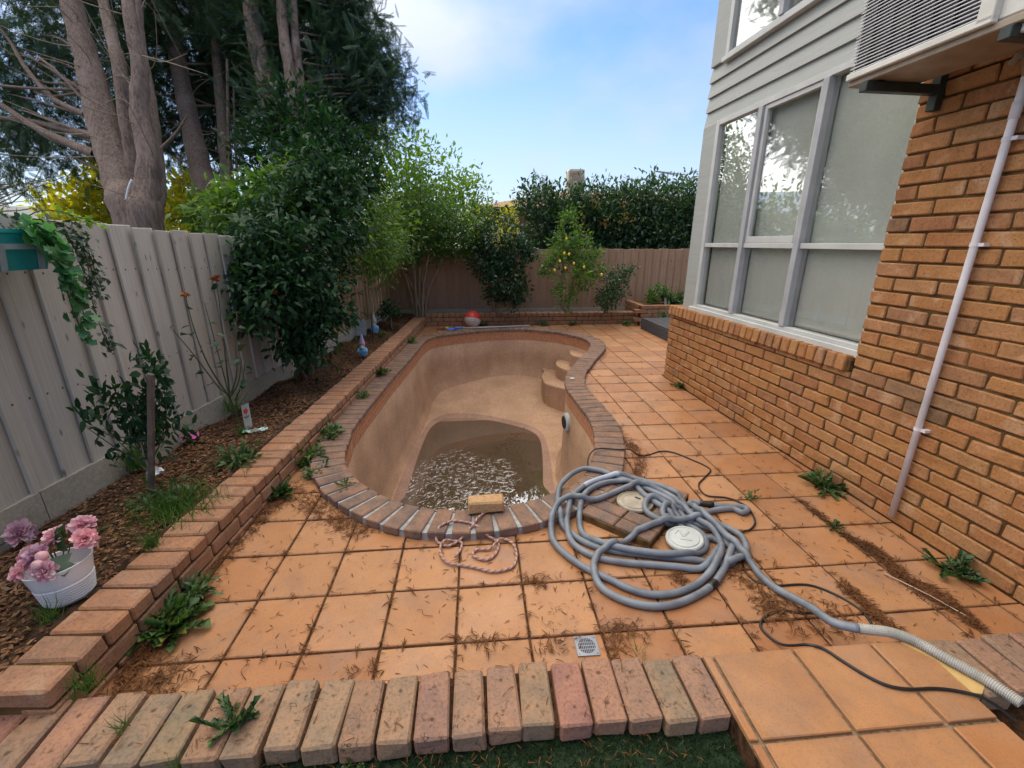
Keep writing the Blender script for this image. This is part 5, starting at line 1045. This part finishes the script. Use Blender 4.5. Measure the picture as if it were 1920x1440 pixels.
LP = np.array(LP); ok = np.array([(x > planterx(y)+.01) and (x < wallx(y) or y > 5.1) and (not inpoly((x, y), [tuple(q) for q in POOL+PN*.21])) and y < 8.8 and not (y < 1.21 and x > .77) for x, y, _ in LP]); LP = LP[ok]; LS = np.array(LS)[ok]
a = R.uniform(0, 6.28, len(LP)); scatter('leaf_litter', LP, np.c_[np.cos(a), np.sin(a), R.normal(0, .08, len(LP))], LS, R.uniform(.06, .13, len(LP)), 'needle', STRIP, None, updev=.25)
bpy.data.objects['leaf_litter']['label'] = 'dry brown conifer needles blown over the tiles'
P = np.c_[R.uniform(-1.4, .7, 260), R.uniform(.9, 1.02, 260), R.uniform(.02, .035, 260)]; a = R.uniform(0, 6.28, 260); o = scatter('lawn_litter', P, np.c_[np.cos(a), np.sin(a), R.normal(0, .2, 260)], R.uniform(.012, .032, 260), .10, 'needle', STRIP, lawn, updev=.3)
P = np.c_[R.uniform(-1.3, .8, 120), R.uniform(1.02, 1.24, 120), np.full(120, .095)]; a = R.uniform(0, 6.28, 120); o = scatter('edging_litter', P, np.c_[np.cos(a), np.sin(a), R.normal(0, .05, 120)], R.uniform(.01, .04, 120), .09, 'needle', STRIP, edge, updev=.2)
# curled dry sprigs lying on the paving
for x, y, l, lb_ in ((-.95,1.42,.09,'longest curled dry sprig, on the first tile row by the left planter wall'), (-.36,1.86,.10,'dry sprig on the tile left of the rope'), (-.30,1.62,.08,'dry sprig lying across the tile below the rope'), (-.10,1.46,.08,'dry sprig curled over the joint in front of the middle edging bricks'), (1.05,1.62,.08,'dry sprig just below the hose coil'), (1.5,1.75,.08,'dry sprig between the hose tail and the needle trail')):
    a = rnd.uniform(0, 6); p = [(0, 0, .006), (l*.3, l*.12, .016), (l*.6, -.02*l, .012), (l, l*.3, .006)]
    tag(MB().tube(spline(p, 4), .0013, 4).obj('dry_sprig', 'needle', None, smooth=True, loc=(x, y, .0), rot=(0, 0, a)), lb_, 'twig', 'dry sprigs on the tiles')
tag(MB().tube([(2.02, 1.66, .012), (2.10, 1.50, .016), (2.16, 1.36, .01)], .0028, 5).obj('straw_stalk', simple('straw', (.42, .30, .22), .7)), 'pale straw stalk lying across the needle trail by the house', 'twig')
for i, (x, y, s_) in enumerate(((1.84, .86, .03), (1.90, .90, .022), (1.97, .87, .018))):
    st_ = MB().chbox((-s_, -s_*.7, -s_*.5), (s_, s_*.7, s_*.5), s_*.4, 0, s_*.15, i).obj('pebble_stone', 'stone', loc=(x, y, -.012+s_*.5)); tag(st_, ('larger white stone in the dirt hole under the hose end', 'middle sized white stone in the dirt hole', 'smallest white stone in the dirt hole near the path bricks')[i], 'stone', 'white stones')
# ---------------------------------------------------------------- trees and shrubs
D_ = {"con1": [[-5.945,7.721,4.408,0.801],[-5.812,8.531,4.994,0.882],[-6.318,7.691,3.57,0.602],[-6.083,7.897,3.289,0.474],[-6.254,9.533,4.717,0.831],[-6.956,7.872,2.989,0.553],[-6.97,7.693,4.061,0.874],[-7.195,7.714,3.092,0.536],[-6.222,8.347,3.015,0.34],[-5.768,8.087,5.587,1.093],[-5.069,8.664,5.919,1.184]],"con2": [[-5.315,10.05,5.251,1.166],[-5.987,10.325,4.3,0.929],[-5.004,11.158,5.499,1.202],[-4.444,10.198,4.3,0.826],[-5.487,10.627,3.731,0.765],[-4.985,10.501,6.73,1.554],[-6.182,10.199,3.537,0.627]],"con3": [[-2.86,9.139,4.981,1.08],[-2.313,9.205,5.324,0.54],[-2.338,8.902,4.382,0.81],[-1.932,8.897,4.467,0.405],[-1.724,8.686,3.868,0.45],[-1.342,8.605,4.238,0.194],[-1.19,8.625,4.338,0.106],[-1.578,8.746,4.615,0.141],[-1.469,8.778,4.741,0.079],[-1.292,8.466,3.819,0.158],[-1.207,8.418,3.693,0.079],[-1.867,9.14,5.238,0.234],[-1.999,8.625,3.611,0.495],[-2.744,8.241,3.505,0.682],[-3.43,9.338,5.191,0.728],[-2.817,9.661,6.609,1.17]],"dark": [[-2.507,7.442,3.115,0.583],[-2.05,7.309,2.819,0.583],[-2.739,7.119,2.709,0.527],[-1.803,7.413,2.552,0.401],[-2.222,6.765,2.396,0.583]],"cam": [[-1.81,5.015,1.783,0.526],[-1.956,4.422,1.576,0.27],[-1.847,4.211,1.114,0.316],[-1.647,4.578,1.094,0.393],[-1.623,4.5,0.695,0.204],[-1.679,4.398,0.593,0.158],[-1.814,4.384,0.68,0.178],[-1.507,5.198,1.515,0.27],[-1.563,5.542,1.976,0.427],[-1.772,4.523,1.478,0.382],[-1.56,4.753,0.908,0.179],[-1.755,5.529,2.278,0.357],[-2.061,4.34,1.295,0.138],[-2.116,4.196,0.998,0.097],[-2.269,4.485,1.528,0.11],[-1.487,5.626,2.321,0.213]],"cam2": [[-2.769,5.591,1.888,0.316],[-2.465,5.585,1.946,0.334],[-2.098,5.601,2.09,0.364],[-3.251,6.07,1.942,0.197]],"light1": [[-1.525,8.129,1.902,0.455],[-1.589,7.087,1.598,0.361],[-1.513,11.244,3.389,0.668],[-1.684,10.489,2.641,0.692],[-0.839,11.587,2.993,0.765],[-0.213,11.418,2.629,0.574],[-1.059,10.833,2.233,0.729],[-2.149,10.851,3.317,0.408],[-2.163,11.484,3.967,0.34],[-1.493,10.295,1.764,0.583]],"feather": [[-1.466,6.831,1.487,0.373],[-1.422,6.963,1.255,0.192],[-1.582,7.173,1.865,0.401],[-1.34,7.713,1.64,0.35]],"corner": [[-1.011,9.122,1.843,0.568],[-0.394,9.071,1.843,0.516],[-1.609,9.065,1.841,0.428],[-0.6,8.888,1.549,0.265],[-1.314,8.915,1.452,0.224],[-0.09,8.983,1.647,0.351],[0.264,10.473,2.107,0.357],[-0.929,9.566,2.259,0.481]],"citrus": [[0.476,8.936,1.647,0.434],[0.776,8.816,1.352,0.372],[0.259,8.827,1.254,0.351],[0.501,8.588,0.869,0.409],[0.751,8.52,0.723,0.255],[0.985,8.831,1.45,0.165]],"lemon": [[1.794,8.733,1.646,0.327],[1.633,8.652,1.355,0.306],[2.042,8.634,1.403,0.306],[1.958,8.407,0.972,0.303],[1.749,8.331,0.684,0.283],[2.239,8.539,1.16,0.225],[1.855,8.966,2.089,0.124],[1.423,8.59,1.112,0.163]],"shrub": [[2.664,8.471,0.762,0.289],[2.529,8.327,0.577,0.225],[2.772,8.525,0.959,0.186],[2.982,8.556,1.106,0.103]],"yellow": [[-6.417,8.643,2.249,0.346],[-6.697,8.582,1.989,0.273],[-5.06,8.475,2.075,0.273],[-6.473,9.118,2.725,0.208],[-5.197,9.113,2.384,0.291],[-7.431,9.207,2.107,0.253]],"yellow2": [[0.177,13.278,1.958,0.334],[0.893,12.642,1.805,0.321],[0.039,13.966,2.423,0.316],[1.024,12.811,2.359,0.204]],"trunk1a": [[-3.832,5.632,1.743,0.206],[-4.038,5.908,2.218,0.189],[-4.303,6.233,2.831,0.163],[-4.559,6.605,3.59,0.129],[-4.824,6.946,4.252,0.112],[-5.184,7.49,5.191,0.086],[-5.735,8.488,6.835,0.052]],"trunk1b": [[-3.716,5.582,1.685,0.16],[-3.694,5.751,2.148,0.132],[-3.671,5.88,2.553,0.104],[-3.756,6.037,3.015,0.092],[-3.744,6.185,3.477,0.08],[-3.818,6.322,3.882,0.068],[-3.953,6.643,4.517,0.06],[-4.325,7.704,6.399,0.04]],"trunk1c": [[-3.658,5.652,1.687,0.114],[-3.657,5.857,2.159,0.095],[-3.751,6.168,2.771,0.076],[-3.861,6.448,3.284,0.061],[-4.035,6.78,3.94,0.057],[-4.14,7.113,4.619,0.053],[-4.583,8.281,6.488,0.03]],"trunk1d": [[-3.919,5.914,2.105,0.1],[-3.935,6.017,2.516,0.09],[-3.998,6.171,3.043,0.075],[-4.047,6.327,3.515,0.07],[-4.24,6.616,4.033,0.06],[-4.406,6.889,4.509,0.05],[-4.8,7.64,6.081,0.03]],"trunk2": [[-4.098,7.728,1.639,0.176],[-4.246,8.002,2.448,0.16],[-4.601,8.599,3.554,0.136],[-4.925,9.186,4.635,0.12],[-5.198,9.758,5.683,0.104],[-5.638,10.853,7.655,0.072]],"trunk3": [[-3.911,7.924,1.64,0.111],[-3.993,8.2,2.472,0.098],[-4.186,8.849,3.779,0.085],[-4.364,9.434,4.893,0.072],[-4.502,9.976,5.881,0.06],[-4.622,10.77,7.655,0.043]],"trunk4": [[-2.694,7.206,2.012,0.15],[-3.011,7.882,3.696,0.135],[-3.251,8.318,4.657,0.12],[-3.381,8.754,5.646,0.1]],"trunk5": [[-2.406,6.968,1.999,0.09],[-2.57,7.604,3.764,0.082],[-2.687,7.911,4.521,0.072],[-2.803,8.457,5.527,0.06]],"trunk6": [[-2.304,7.067,2.005,0.075],[-2.486,7.714,3.798,0.066],[-2.564,8.021,4.566,0.058],[-2.659,8.57,5.587,0.05]],"limb1": [[-4.435,6.166,2.591,0.06],[-4.901,6.365,2.763,0.05],[-5.381,6.578,2.972,0.04],[-5.873,6.814,3.252,0.03]],"limb2": [[-4.461,6.236,2.801,0.05],[-5.055,6.541,2.941,0.04],[-5.714,6.853,3.088,0.03],[-6.408,7.149,3.174,0.02]],"limb3": [[-4.549,6.321,3.042,0.035],[-5.016,6.533,3.253,0.03],[-5.429,6.794,3.628,0.025],[-5.721,7.038,3.983,0.018],[-6.021,7.266,4.285,0.012]],"snag": [[-3.518,5.89,2.622,0.02],[-3.284,5.81,2.76,0.014],[-3.096,5.739,2.914,0.006]],"strip": [[-3.619,5.437,2.237],[-3.655,5.413,2.156],[-3.702,5.399,2.034]],"dead1": [[-3.793,7.855,2.436,0.03],[-3.801,8.165,3.393,0.026],[-3.793,8.469,4.334,0.02]],"dead2": [[-3.729,7.972,2.488,0.022],[-3.759,8.223,3.257,0.02],[-3.755,8.484,4.066,0.012]],"lemons": [[1.622,8.187,1.414],[1.708,8.174,1.396],[1.541,8.149,1.276],[1.635,8.103,1.157],[1.791,8.117,1.239],[1.972,8.081,1.175],[2.286,8.014,1.046],[1.441,8.107,1.12],[1.667,8.263,1.662]],"roofleft": [-15.035,16.306,2.569]}
def tree(name, label, cat, trunks, blobs, nclump, per, sig, size, aspect, mat, tpl, loc, group=None, inner=.35, bark='bark', limbs=(), dz=0.0, cup=.2, twigs=12, updev=.6):
    t = thing(name, label, cat, loc, 0, group); o = np.array(loc)
    for tr_ in trunks:
        q = spline([p[:3] for p in tr_], 6); r = np.interp(np.linspace(0, len(tr_)-1, len(q)), np.arange(len(tr_)), [p[3] for p in tr_])
        r = r*(1+.05*np.sin(np.arange(len(q))*1.7)+R.normal(0, .02, len(q))); 
        if max(r) < .06: MB().tube(q-o, r, 10, cap=False).obj('trunk', bark, t, smooth=True); continue
        nn_ = 30; V, F = tube(q-o, r, nn_, False); V = V.reshape(len(q), nn_, 3); cc = (q-o)[:, None]; an = (np.arange(nn_)*2*np.pi/nn_)[None]; s_ = np.arange(len(q))[:, None]*.35; ph = R.uniform(0, 6, 4)
        V = cc+(V-cc)*(1+.045*np.sin(3*an+s_*.5+ph[0])+.03*np.sin(5*an-s_*.9+ph[1])+.018*np.sin(9*an+s_*2.1+ph[2])+R.normal(0, .012, (len(q), nn_)))[..., None]
        MB().add(V.reshape(-1, 3), F).obj('trunk', bark, t, smooth=True)
    for l_ in limbs:
        q = spline([p[:3] for p in l_], 6); r = np.interp(np.linspace(0, len(l_)-1, len(q)), np.arange(len(l_)), [p[3] for p in l_]); MB().tube(q-o, r, 8, cap=False).obj('limb', bark, t, smooth=True)
    if blobs:
        c, P, D = bush_pts(blobs, nclump, per, sig, inner); D[:, 2] += cup
        scatter('crown', P-o, D, R.uniform(.65, 1.2, len(P))*size, R.uniform(.8, 1.2, len(P))*aspect, mat, tpl, t, updev=updev)
        if twigs:
            tq = np.concatenate([spline([q_[:3] for q_ in tr_], 6) for tr_ in trunks]) if trunks else np.array([loc], float); m = MB(); r0 = .010*max(1, min(2.2, np.linalg.norm(c.std(0))*1.5))
            for e_ in c[R.choice(len(c), min(twigs, len(c)), False)]:
                d_ = np.linalg.norm(tq-e_, axis=1)+np.maximum(0, tq[:, 2]-e_[2]+.25*np.linalg.norm((tq-e_)[:, :2], axis=1))*3; b_ = tq[int(np.argmin(d_))]; ln_ = np.linalg.norm(e_-b_)
                if ln_ > 3.5: continue
                m.tube(spline([b_-o, (b_+e_)/2-o+R.normal(0, .07, 3)*ln_, e_-o], 5), np.linspace(r0, r0*.25, 11), 5, cap=False)
            if m.V: m.obj('branch', bark, t, smooth=True)['kind'] = 'stuff'
    return t
dn = lambda tr_: [[tr_[0][0], tr_[0][1], -.1, tr_[0][3]*1.12]]+tr_
t1 = tree('conifer_tree', 'largest conifer with a forked reddish trunk rising right behind the grey fence', 'tree', [dn(D_['trunk1a']), dn(D_['trunk1b']), dn(D_['trunk1c']), D_['trunk1d']], D_['con1'], 800, 5, .20, .34, .75, 'conifer', FROND, (-3.7, 5.5, 0), 'conifers behind the fence', .3, limbs=[D_['limb1'], D_['limb2'], D_['limb3'], D_['snag']], cup=-.35, twigs=30)
tag(MB().tube(spline([W3 for W3 in D_['strip']], 5), .012, 6).obj('white_strip', 'potwhite', smooth=True), 'white plastic strip stuck in the fork of the largest conifer', 'strip')
tw = MB()
for k in range(70):
    tr_ = D_[('trunk1a', 'trunk1b', 'trunk1c', 'trunk2', 'trunk3', 'trunk1a')[k % 6]]; q = spline([p[:3] for p in tr_], 5); b_ = q[R.integers(4, len(q)-4)]; d = unit(np.array((R.normal(-.15, .7), R.normal(-.25, .5), R.normal(.15, .45)))); l_ = R.uniform(.4, 1.3)
    tw.tube(spline([b_, b_+d*l_*.4+R.normal(0, .05, 3), b_+d*l_+np.array((0, 0, R.uniform(-.25, .25)))+R.normal(0, .08, 3)], 4)-np.array((-3.7, 5.5, 0)), np.linspace(.008, .002, 9), 4, cap=False)
tw.obj('dead_twigs', 'stem', t1)['kind'] = 'stuff'
tree('conifer_tree', 'conifer with one thick leaning trunk right of the forked conifer', 'tree', [dn(D_['trunk2'])], D_['con2'], 1000, 5, .25, .38, .75, 'conifer', FROND, (D_['trunk2'][0][0], D_['trunk2'][0][1], 0), 'conifers behind the fence', .3, cup=-.2, twigs=30)
tree('conifer_tree', 'slender pale trunked conifer between the leaning conifer and the dense dark one', 'tree', [dn(D_['trunk3'])], [D_['con2'][2], D_['con2'][3]], 200, 5, .25, .36, 1.0, 'conifer', FROND, (D_['trunk3'][0][0], D_['trunk3'][0][1], 0), 'conifers behind the fence', .3, twigs=12, limbs=[D_['dead1'], D_['dead2']])
over = [[-2.3, 8.9, 6.5, .75], [-1.3, 9.0, 6.7, .55], [-3.0, 8.8, 7.0, .9]]
tree('conifer_tree', 'dense dark conifer with three thin trunks and feathery boughs against the sky', 'tree', [dn(D_['trunk4']), dn(D_['trunk5']), dn(D_['trunk6'])], D_['con3']+over, 2200, 5, .19, .31, .72, 'conifer', FROND, (D_['trunk4'][0][0], D_['trunk4'][0][1], 0), 'conifers behind the fence', .25, cup=.15, twigs=50)
tree('evergreen_shrub', 'tall dark leafy evergreen behind the fence below the dense conifer', 'shrub', [[[-2.9, 7.2, 0, .09], [-2.6, 7.2, 2.4, .05]]], D_['dark'], 420, 16, .10, .105, .42, 'camellia', LONG, (-2.9, 7.2, 0), None, .35, 'stem')
tree('camellia_bush', 'big glossy dark camellia bush covering the grey fence', 'shrub', [[[-1.90, 5.0, .1, .045], [-1.9, 4.95, .8, .035], [-1.85, 4.95, 1.6, .02]], [[-1.92, 4.9, .1, .03], [-1.95, 4.6, .7, .025], [-1.9, 4.4, 1.4, .014]]], D_['cam'], 760, 13, .068, .086, .42, 'camellia', LONG, (-1.9, 5.0, .15), None, .35, 'darkstem', cup=-.45)
for p in ((-1.80, 4.16, 1.18), (-1.86, 4.2, 1.0)): 
    q = unit(R.normal(size=(14, 3))); scatter('withered_bloom', np.array(p)-np.array((-1.9, 5.0, .15))+q*.005, q, .035, .8, 'petalbrown', LEAF, bpy.data.objects['camellia_bush'])
tree('leafy_shrub', 'lighter green leafy shrub spilling over the fence beside the conifer trunks', 'shrub', [[[-2.9, 5.9, 0, .05], [-2.7, 5.7, 1.8, .03]]], D_['cam2'], 330, 12, .075, .10, .40, 'midleaf', LONG, (-2.9, 5.9, 0), None, .35, 'stem')
tree('feathery_shrub', 'soft feathery green shrub overhanging the far end of the left fence', 'shrub', [[[-2.35, 7.6, 0, .04], [-2.1, 7.3, 1.5, .02]]], D_['feather'], 260, 16, .09, .065, .3, 'midleaf', LONG, (-2.35, 7.6, 0), None, .3, 'stem', cup=-.5)
tree('loquat_tree', 'sunlit light green tree behind the far left fence corner', 'tree', [[[-2.6, 10.6, 0, .09], [-2.3, 10.5, 2, .06], [-1.9, 10.6, 3.4, .03]]], D_['light1'], 560, 12, .15, .13, .38, 'freshleaf', LONG, (-2.6, 10.6, 0), None, .3, 'stem')
cb = np.array((-1.15, 9.0, .15)); stems_ = []
for dx, dy, h_ in ((-.30, .0, 1.35), (-.12, .05, 1.5), (.02, -.05, 1.5), (.25, .05, 1.45), (.48, .0, 1.25), (-.45, .05, 1.2), (.12, .1, 1.6)):
    b0 = cb+np.array((R.normal(0, .06), R.normal(0, .04), 0)); stems_.append([[*b0, .026], [*(b0+np.array((dx*.25, dy*.3, h_*.45))), .021], [*(b0+np.array((dx, dy, h_))), .012]])
tree('multi_stem_tree', 'multi stemmed shrub tree with bare pale stems in the far left corner', 'tree', stems_, D_['corner'], 850, 9, .10, .085, .42, 'midleaf', LONG, tuple(cb), None, .25, 'stem', twigs=30)
tree('citrus_bush', 'dense dark round leafed citrus bush in the middle of the back bed', 'shrub', [[[.36, 9.15, .1, .035], [.38, 9.12, .7, .03], [.45, 9.05, 1.3, .015]]], D_['citrus'], 420, 12, .06, .09, .48, 'citrusleaf', LEAF, (.36, 9.15, .15), None, .4, 'stem')
lm = tree('lemon_tree', 'lemon tree with yellow fruit standing in front of the brown fence', 'tree', [[[1.86, 9.05, .1, .035], [1.95, 9.0, .6, .028], [2.0, 8.95, 1.2, .014]], [[1.86, 9.05, .1, .026], [1.75, 9.05, .7, .02], [1.8, 9, 1.3, .01]]], D_['lemon'], 300, 10, .055, .085, .45, 'midleaf', LEAF, (1.86, 9.05, .15), None, .3, 'stem')
for p in D_['lemons']:
    MB().lathe([(0, -.04), (.012, -.036), (.028, -.018), (.031, 0), (.027, .02), (.012, .037), (0, .043)], 10).obj('lemon', 'lemon', lm, smooth=True, loc=(p[0]-1.86, p[1]-9.05, p[2]-.15), scale=(.72, .72, .72))
tree('small_shrub', 'small dark green shrub right of the lemon tree', 'shrub', [[[2.92, 9.05, .1, .02], [2.95, 9.0, .7, .01]]], D_['shrub'], 170, 11, .05, .06, .5, 'citrusleaf', LEAF, (2.92, 9.05, .15), None, .3, 'stem')
tree('small_camellia', 'knee high shrub at the far end of the left garden bed', 'shrub', [[[-1.47, 7.75, .15, .012], [-1.47, 7.75, .42, .008]]], [[-1.50, 7.75, .52, .13], [-1.40, 7.72, .48, .1], [-1.62, 7.75, .44, .08]], 60, 8, .03, .06, .5, 'citrusleaf', LEAF, (-1.47, 7.75, .15), None, .3, 'stem', twigs=6)
tree('hydrangea', 'small leafy plant in the corner planter beside a white tag', 'plant', [], [[3.72, 8.9, .62, .16], [3.62, 8.85, .5, .12], [3.95, 8.9, .55, .1]], 70, 8, .03, .075, .5, 'midleaf', LEAF, (3.7, 8.9, .4), None, .3, 'stem', twigs=6)
tag(MB().chbox((-.03, -.002, 0), (.03, .002, .13), .001).obj('plant_tag', 'plasticwhite', loc=(3.88, 8.78, .40), rot=(-.2, 0, .2)), 'small white plant tag stuck in the corner planter', 'plant label')
weed('low ground cover filling the corner planter', (4.05, 8.85, .40), .3, 90, 'fine', 'ground_cover')
weed('wispy dried flower stalks in the corner planter by the fence', (4.35, 9.05, .40), .45, 40, 'grass', 'dry_stalks')
# hedge over the back fence
hb_ = []
for x in np.arange(1.45, 8.6, .55): hb_ += [[x, 10.7, 1.3, .55], [x+.2, 10.75, 1.95, .6], [x, 10.8, 2.40+.13*math.sin(x*1.9), .55+.08*math.sin(x*3.1)]]
hedge = thing('hedge', 'thick tall dark green hedge rising above the brown back fence', 'hedge', (5, 10.7, 0))
c, P, D = bush_pts(hb_, 4200, 11, .11, .25); P[:, 1] = 10.75+(P[:, 1]-10.75)*1.0; D[:, 2] += .3; tone = R.random(len(P))
scatter('foliage', P-np.array((5, 10.7, 0)), D, R.uniform(.7, 1.2, len(P))*.12, R.uniform(.32, .45, len(P)), 'hedgeleaf', LONG, hedge)
sp3 = [(x+R.normal(0, .1), 10.75+R.normal(0, .2), 2.70+.13*math.sin(x*1.9)) for x in np.arange(1.5, 8.5, .22)]; P = []; D = []; stk_ = MB()
for p in sp3:
    h_ = R.uniform(.08, .34); stk_.tube([np.array(p)-np.array((5, 10.7, .3)), np.array(p)+np.array((R.normal(0, .05), 0, h_))-np.array((5, 10.7, 0))], .006, 4)
    for k in range(16): a = R.uniform(0, 6.28); P.append(np.array(p)+np.array((0, 0, R.uniform(-.1, h_)))); D.append((math.cos(a), math.sin(a), .55))
scatter('shoots', np.array(P)-np.array((5, 10.7, 0)), np.array(D), .12, .36, 'hedgeleaf', LONG, hedge); stk_.obj('shoot_stems', 'stem', hedge)['kind'] = 'stuff'
for x in np.arange(1.6, 8.4, .5): MB().tube([(x-5, 0, 0), (x-5+R.normal(0, .08), R.normal(0, .1), 1.2), (x-5+R.normal(0, .2), R.normal(0, .15), 2.4)], [.04, .03, .015], 6).obj('stem', 'stem', hedge, smooth=True)
q = np.array([(2.35, 10.15, 2.1), (2.6, 10.15, 2.45), (3.3, 10.1, 2.15), (2.4, 10.15, 1.85), (2.9, 10.1, 2.0)]); P = np.repeat(q, 22, 0)+R.normal(0, .09, (110, 3)); scatter('dry_foliage', P-np.array((5, 10.7, 0)), R.normal(0, 1, (110, 3)), .10, .36, 'tanleaf', LONG, hedge)
tree('golden_tree', 'golden backlit tree between the conifer trunks beyond the fence', 'tree', [[[-6.2, 8.5, 0, .08], [-6, 8.4, 2, .05]]], D_['yellow'], 260, 10, .13, .15, .5, 'yellowleaf', LEAF, (-6.2, 8.5, 0), None, .2, 'stem')
tree('golden_shrub', 'golden green shrub beside the brick gable at the left end of the hedge', 'shrub', [[[.8, 13.0, 0, .06], [.7, 13, 2, .03]]], D_['yellow2'], 170, 10, .12, .10, .45, 'yellowleaf', LEAF, (.8, 13.0, 0), None, .2, 'stem')
# bare winter tree far left
bt = thing('bare_tree', 'bare leafless tree at far left against the bright sky', 'tree', (-9.5, 9.0, 0)); m = MB(); m.tube([(0, 0, 0), (.1, 0, 1.2), (.2, .1, 2.2)], [.12, .1, .07], 8)
for k in range(120):
    b_ = np.array((.15, .05, R.uniform(1.0, 2.3))); d = unit(np.array((R.normal(0, 1), R.normal(0, .6), R.uniform(.1, .9)))); l_ = R.uniform(.8, 2.4); p = b_; 
    q = [b_, b_+d*l_*.5+R.normal(0, .15, 3), b_+d*l_+R.normal(0, .25, 3)]; m.tube(spline(q, 4), np.linspace(.018, .004, 9), 4, cap=False)
m.obj('branches', 'stem', bt)
# trees further off that close the view
for i, (x, y, z_, r_) in enumerate(((-13, 12, 1.6, 1.6), (-8.2, 12.5, 1.5, 1.6), (-6, 14, 1.8, 1.8), (-3.6, 16, 2.0, 1.9), (-1.2, 17.5, 1.9, 1.6))):
    tree('distant_tree', ('hazy tree at the far left beyond the bare tree', 'green tree seen between the left fence and the golden tree', 'green tree beyond the forked conifer', 'green tree showing below the dense conifer', 'green tree behind the multi stemmed corner shrub')[i], 'tree', [[[x, y, 0, .15], [x, y, z_, .1]]], [[x, y, z_, r_], [x+.9, y+.3, z_-.3, r_*.7], [x-.9, y, z_-.4, r_*.7]], 260, 9, .2, .22, .5, ('midleaf', 'freshleaf')[i % 2], LEAF, (x, y, 0), 'trees beyond the fence', .4, 'stem', twigs=8)
# ---------------------------------------------------------------- neighbours
nb = thing('neighbour_house', 'neighbouring brick house mostly hidden behind the hedge', 'house', (4.5, 18, 0))
m = MB(); m.prism([(-4.05, -1.6), (6, -1.6), (6, 4), (-4.05, 4)], 0, 2.85); m.obj('wall', 'nb', nb) if 'nb' in MT else m.obj('wall', 'planterbrick', nb)
rf = MB(); rf.add([(-4.5, -2.1, 2.75), (6.4, -2.1, 2.75), (6.4, 4.4, 2.75), (-4.5, 4.4, 2.75), (-1, 1.2, 3.55), (3.2, 1.2, 3.55)], [(0, 1, 5, 4), (1, 2, 5), (2, 3, 4, 5), (3, 0, 4), (0, 3, 2, 1)]); rf.obj('roof', simple('roof_tile', (.30, .17, .12), .9), nb)
cl = thing('rooftop_cooler', 'pale ribbed metal cooler box standing on the neighbour roof', 'rooftop unit', (4.17, 19.35, 3.45)); m = MB(); pr_ = rrect(.33, .30, .06)
V = [(x, y, z) for z in (0, .88) for x, y in pr_]+[(x*.86, y*.86, .95) for x, y in pr_]; nn = len(pr_); m.add(V, [(j*nn+i, j*nn+(i+1) % nn, (j+1)*nn+(i+1) % nn, (j+1)*nn+i) for j in range(2) for i in range(nn)]+[tuple(range(2*nn, 3*nn))]).obj('casing', 'cream', cl)
for i in range(8): MB().chbox((-.28+i*.08-.02, -.318, .05), (-.28+i*.08+.02, -.29, .84), .008).obj('rib', 'cream', cl)
an = thing('tv_antenna', 'thin rooftop television antenna above the right end of the hedge', 'antenna', (7.06, 17.0, 2.9)); m = MB(); m.tube([(0, 0, 0), (.02, 0, 1.13)], .018, 6).obj('mast', 'chrome', an)
MB().tube([(-.55, -.1, 1.15), (.75, .1, 1.06)], .017, 6).obj('boom', 'chrome', an); MB().tube([(-.35, .2, 1.18), (.55, .5, 1.10)], .017, 6).obj('boom', 'chrome', an)
for k in range(9): x = -.5+k*.14; MB().tube([(x, -.28, 1.14-.06*k/8), (x, .28, 1.15-.06*k/8)], .006, 5).obj('element', 'chrome', an)
lh = thing('shed_roof', 'pale corrugated roof corner beyond the fence at far left', 'roof', (-13.6, 13.6, 0)); MB().prism([(-2, -1), (.6, -1), (.6, 2), (-2, 2)], 0, 2.0).obj('wall', 'board', lh); MB().add([(-2.2, -1.2, 2.6), (.35, -1.2, 2.6), (.8, -1.2, 2.0), (.8, 2.2, 2.0), (.35, 2.2, 2.6), (-2.2, 2.2, 2.6), (-2.2, -1.2, 2.0), (-2.2, 2.2, 2.0)], [(0, 1, 4, 5), (1, 2, 3, 4), (0, 6, 2, 1), (5, 4, 3, 7), (6, 7, 3, 2), (0, 5, 7, 6)]).obj('roof', 'board', lh)
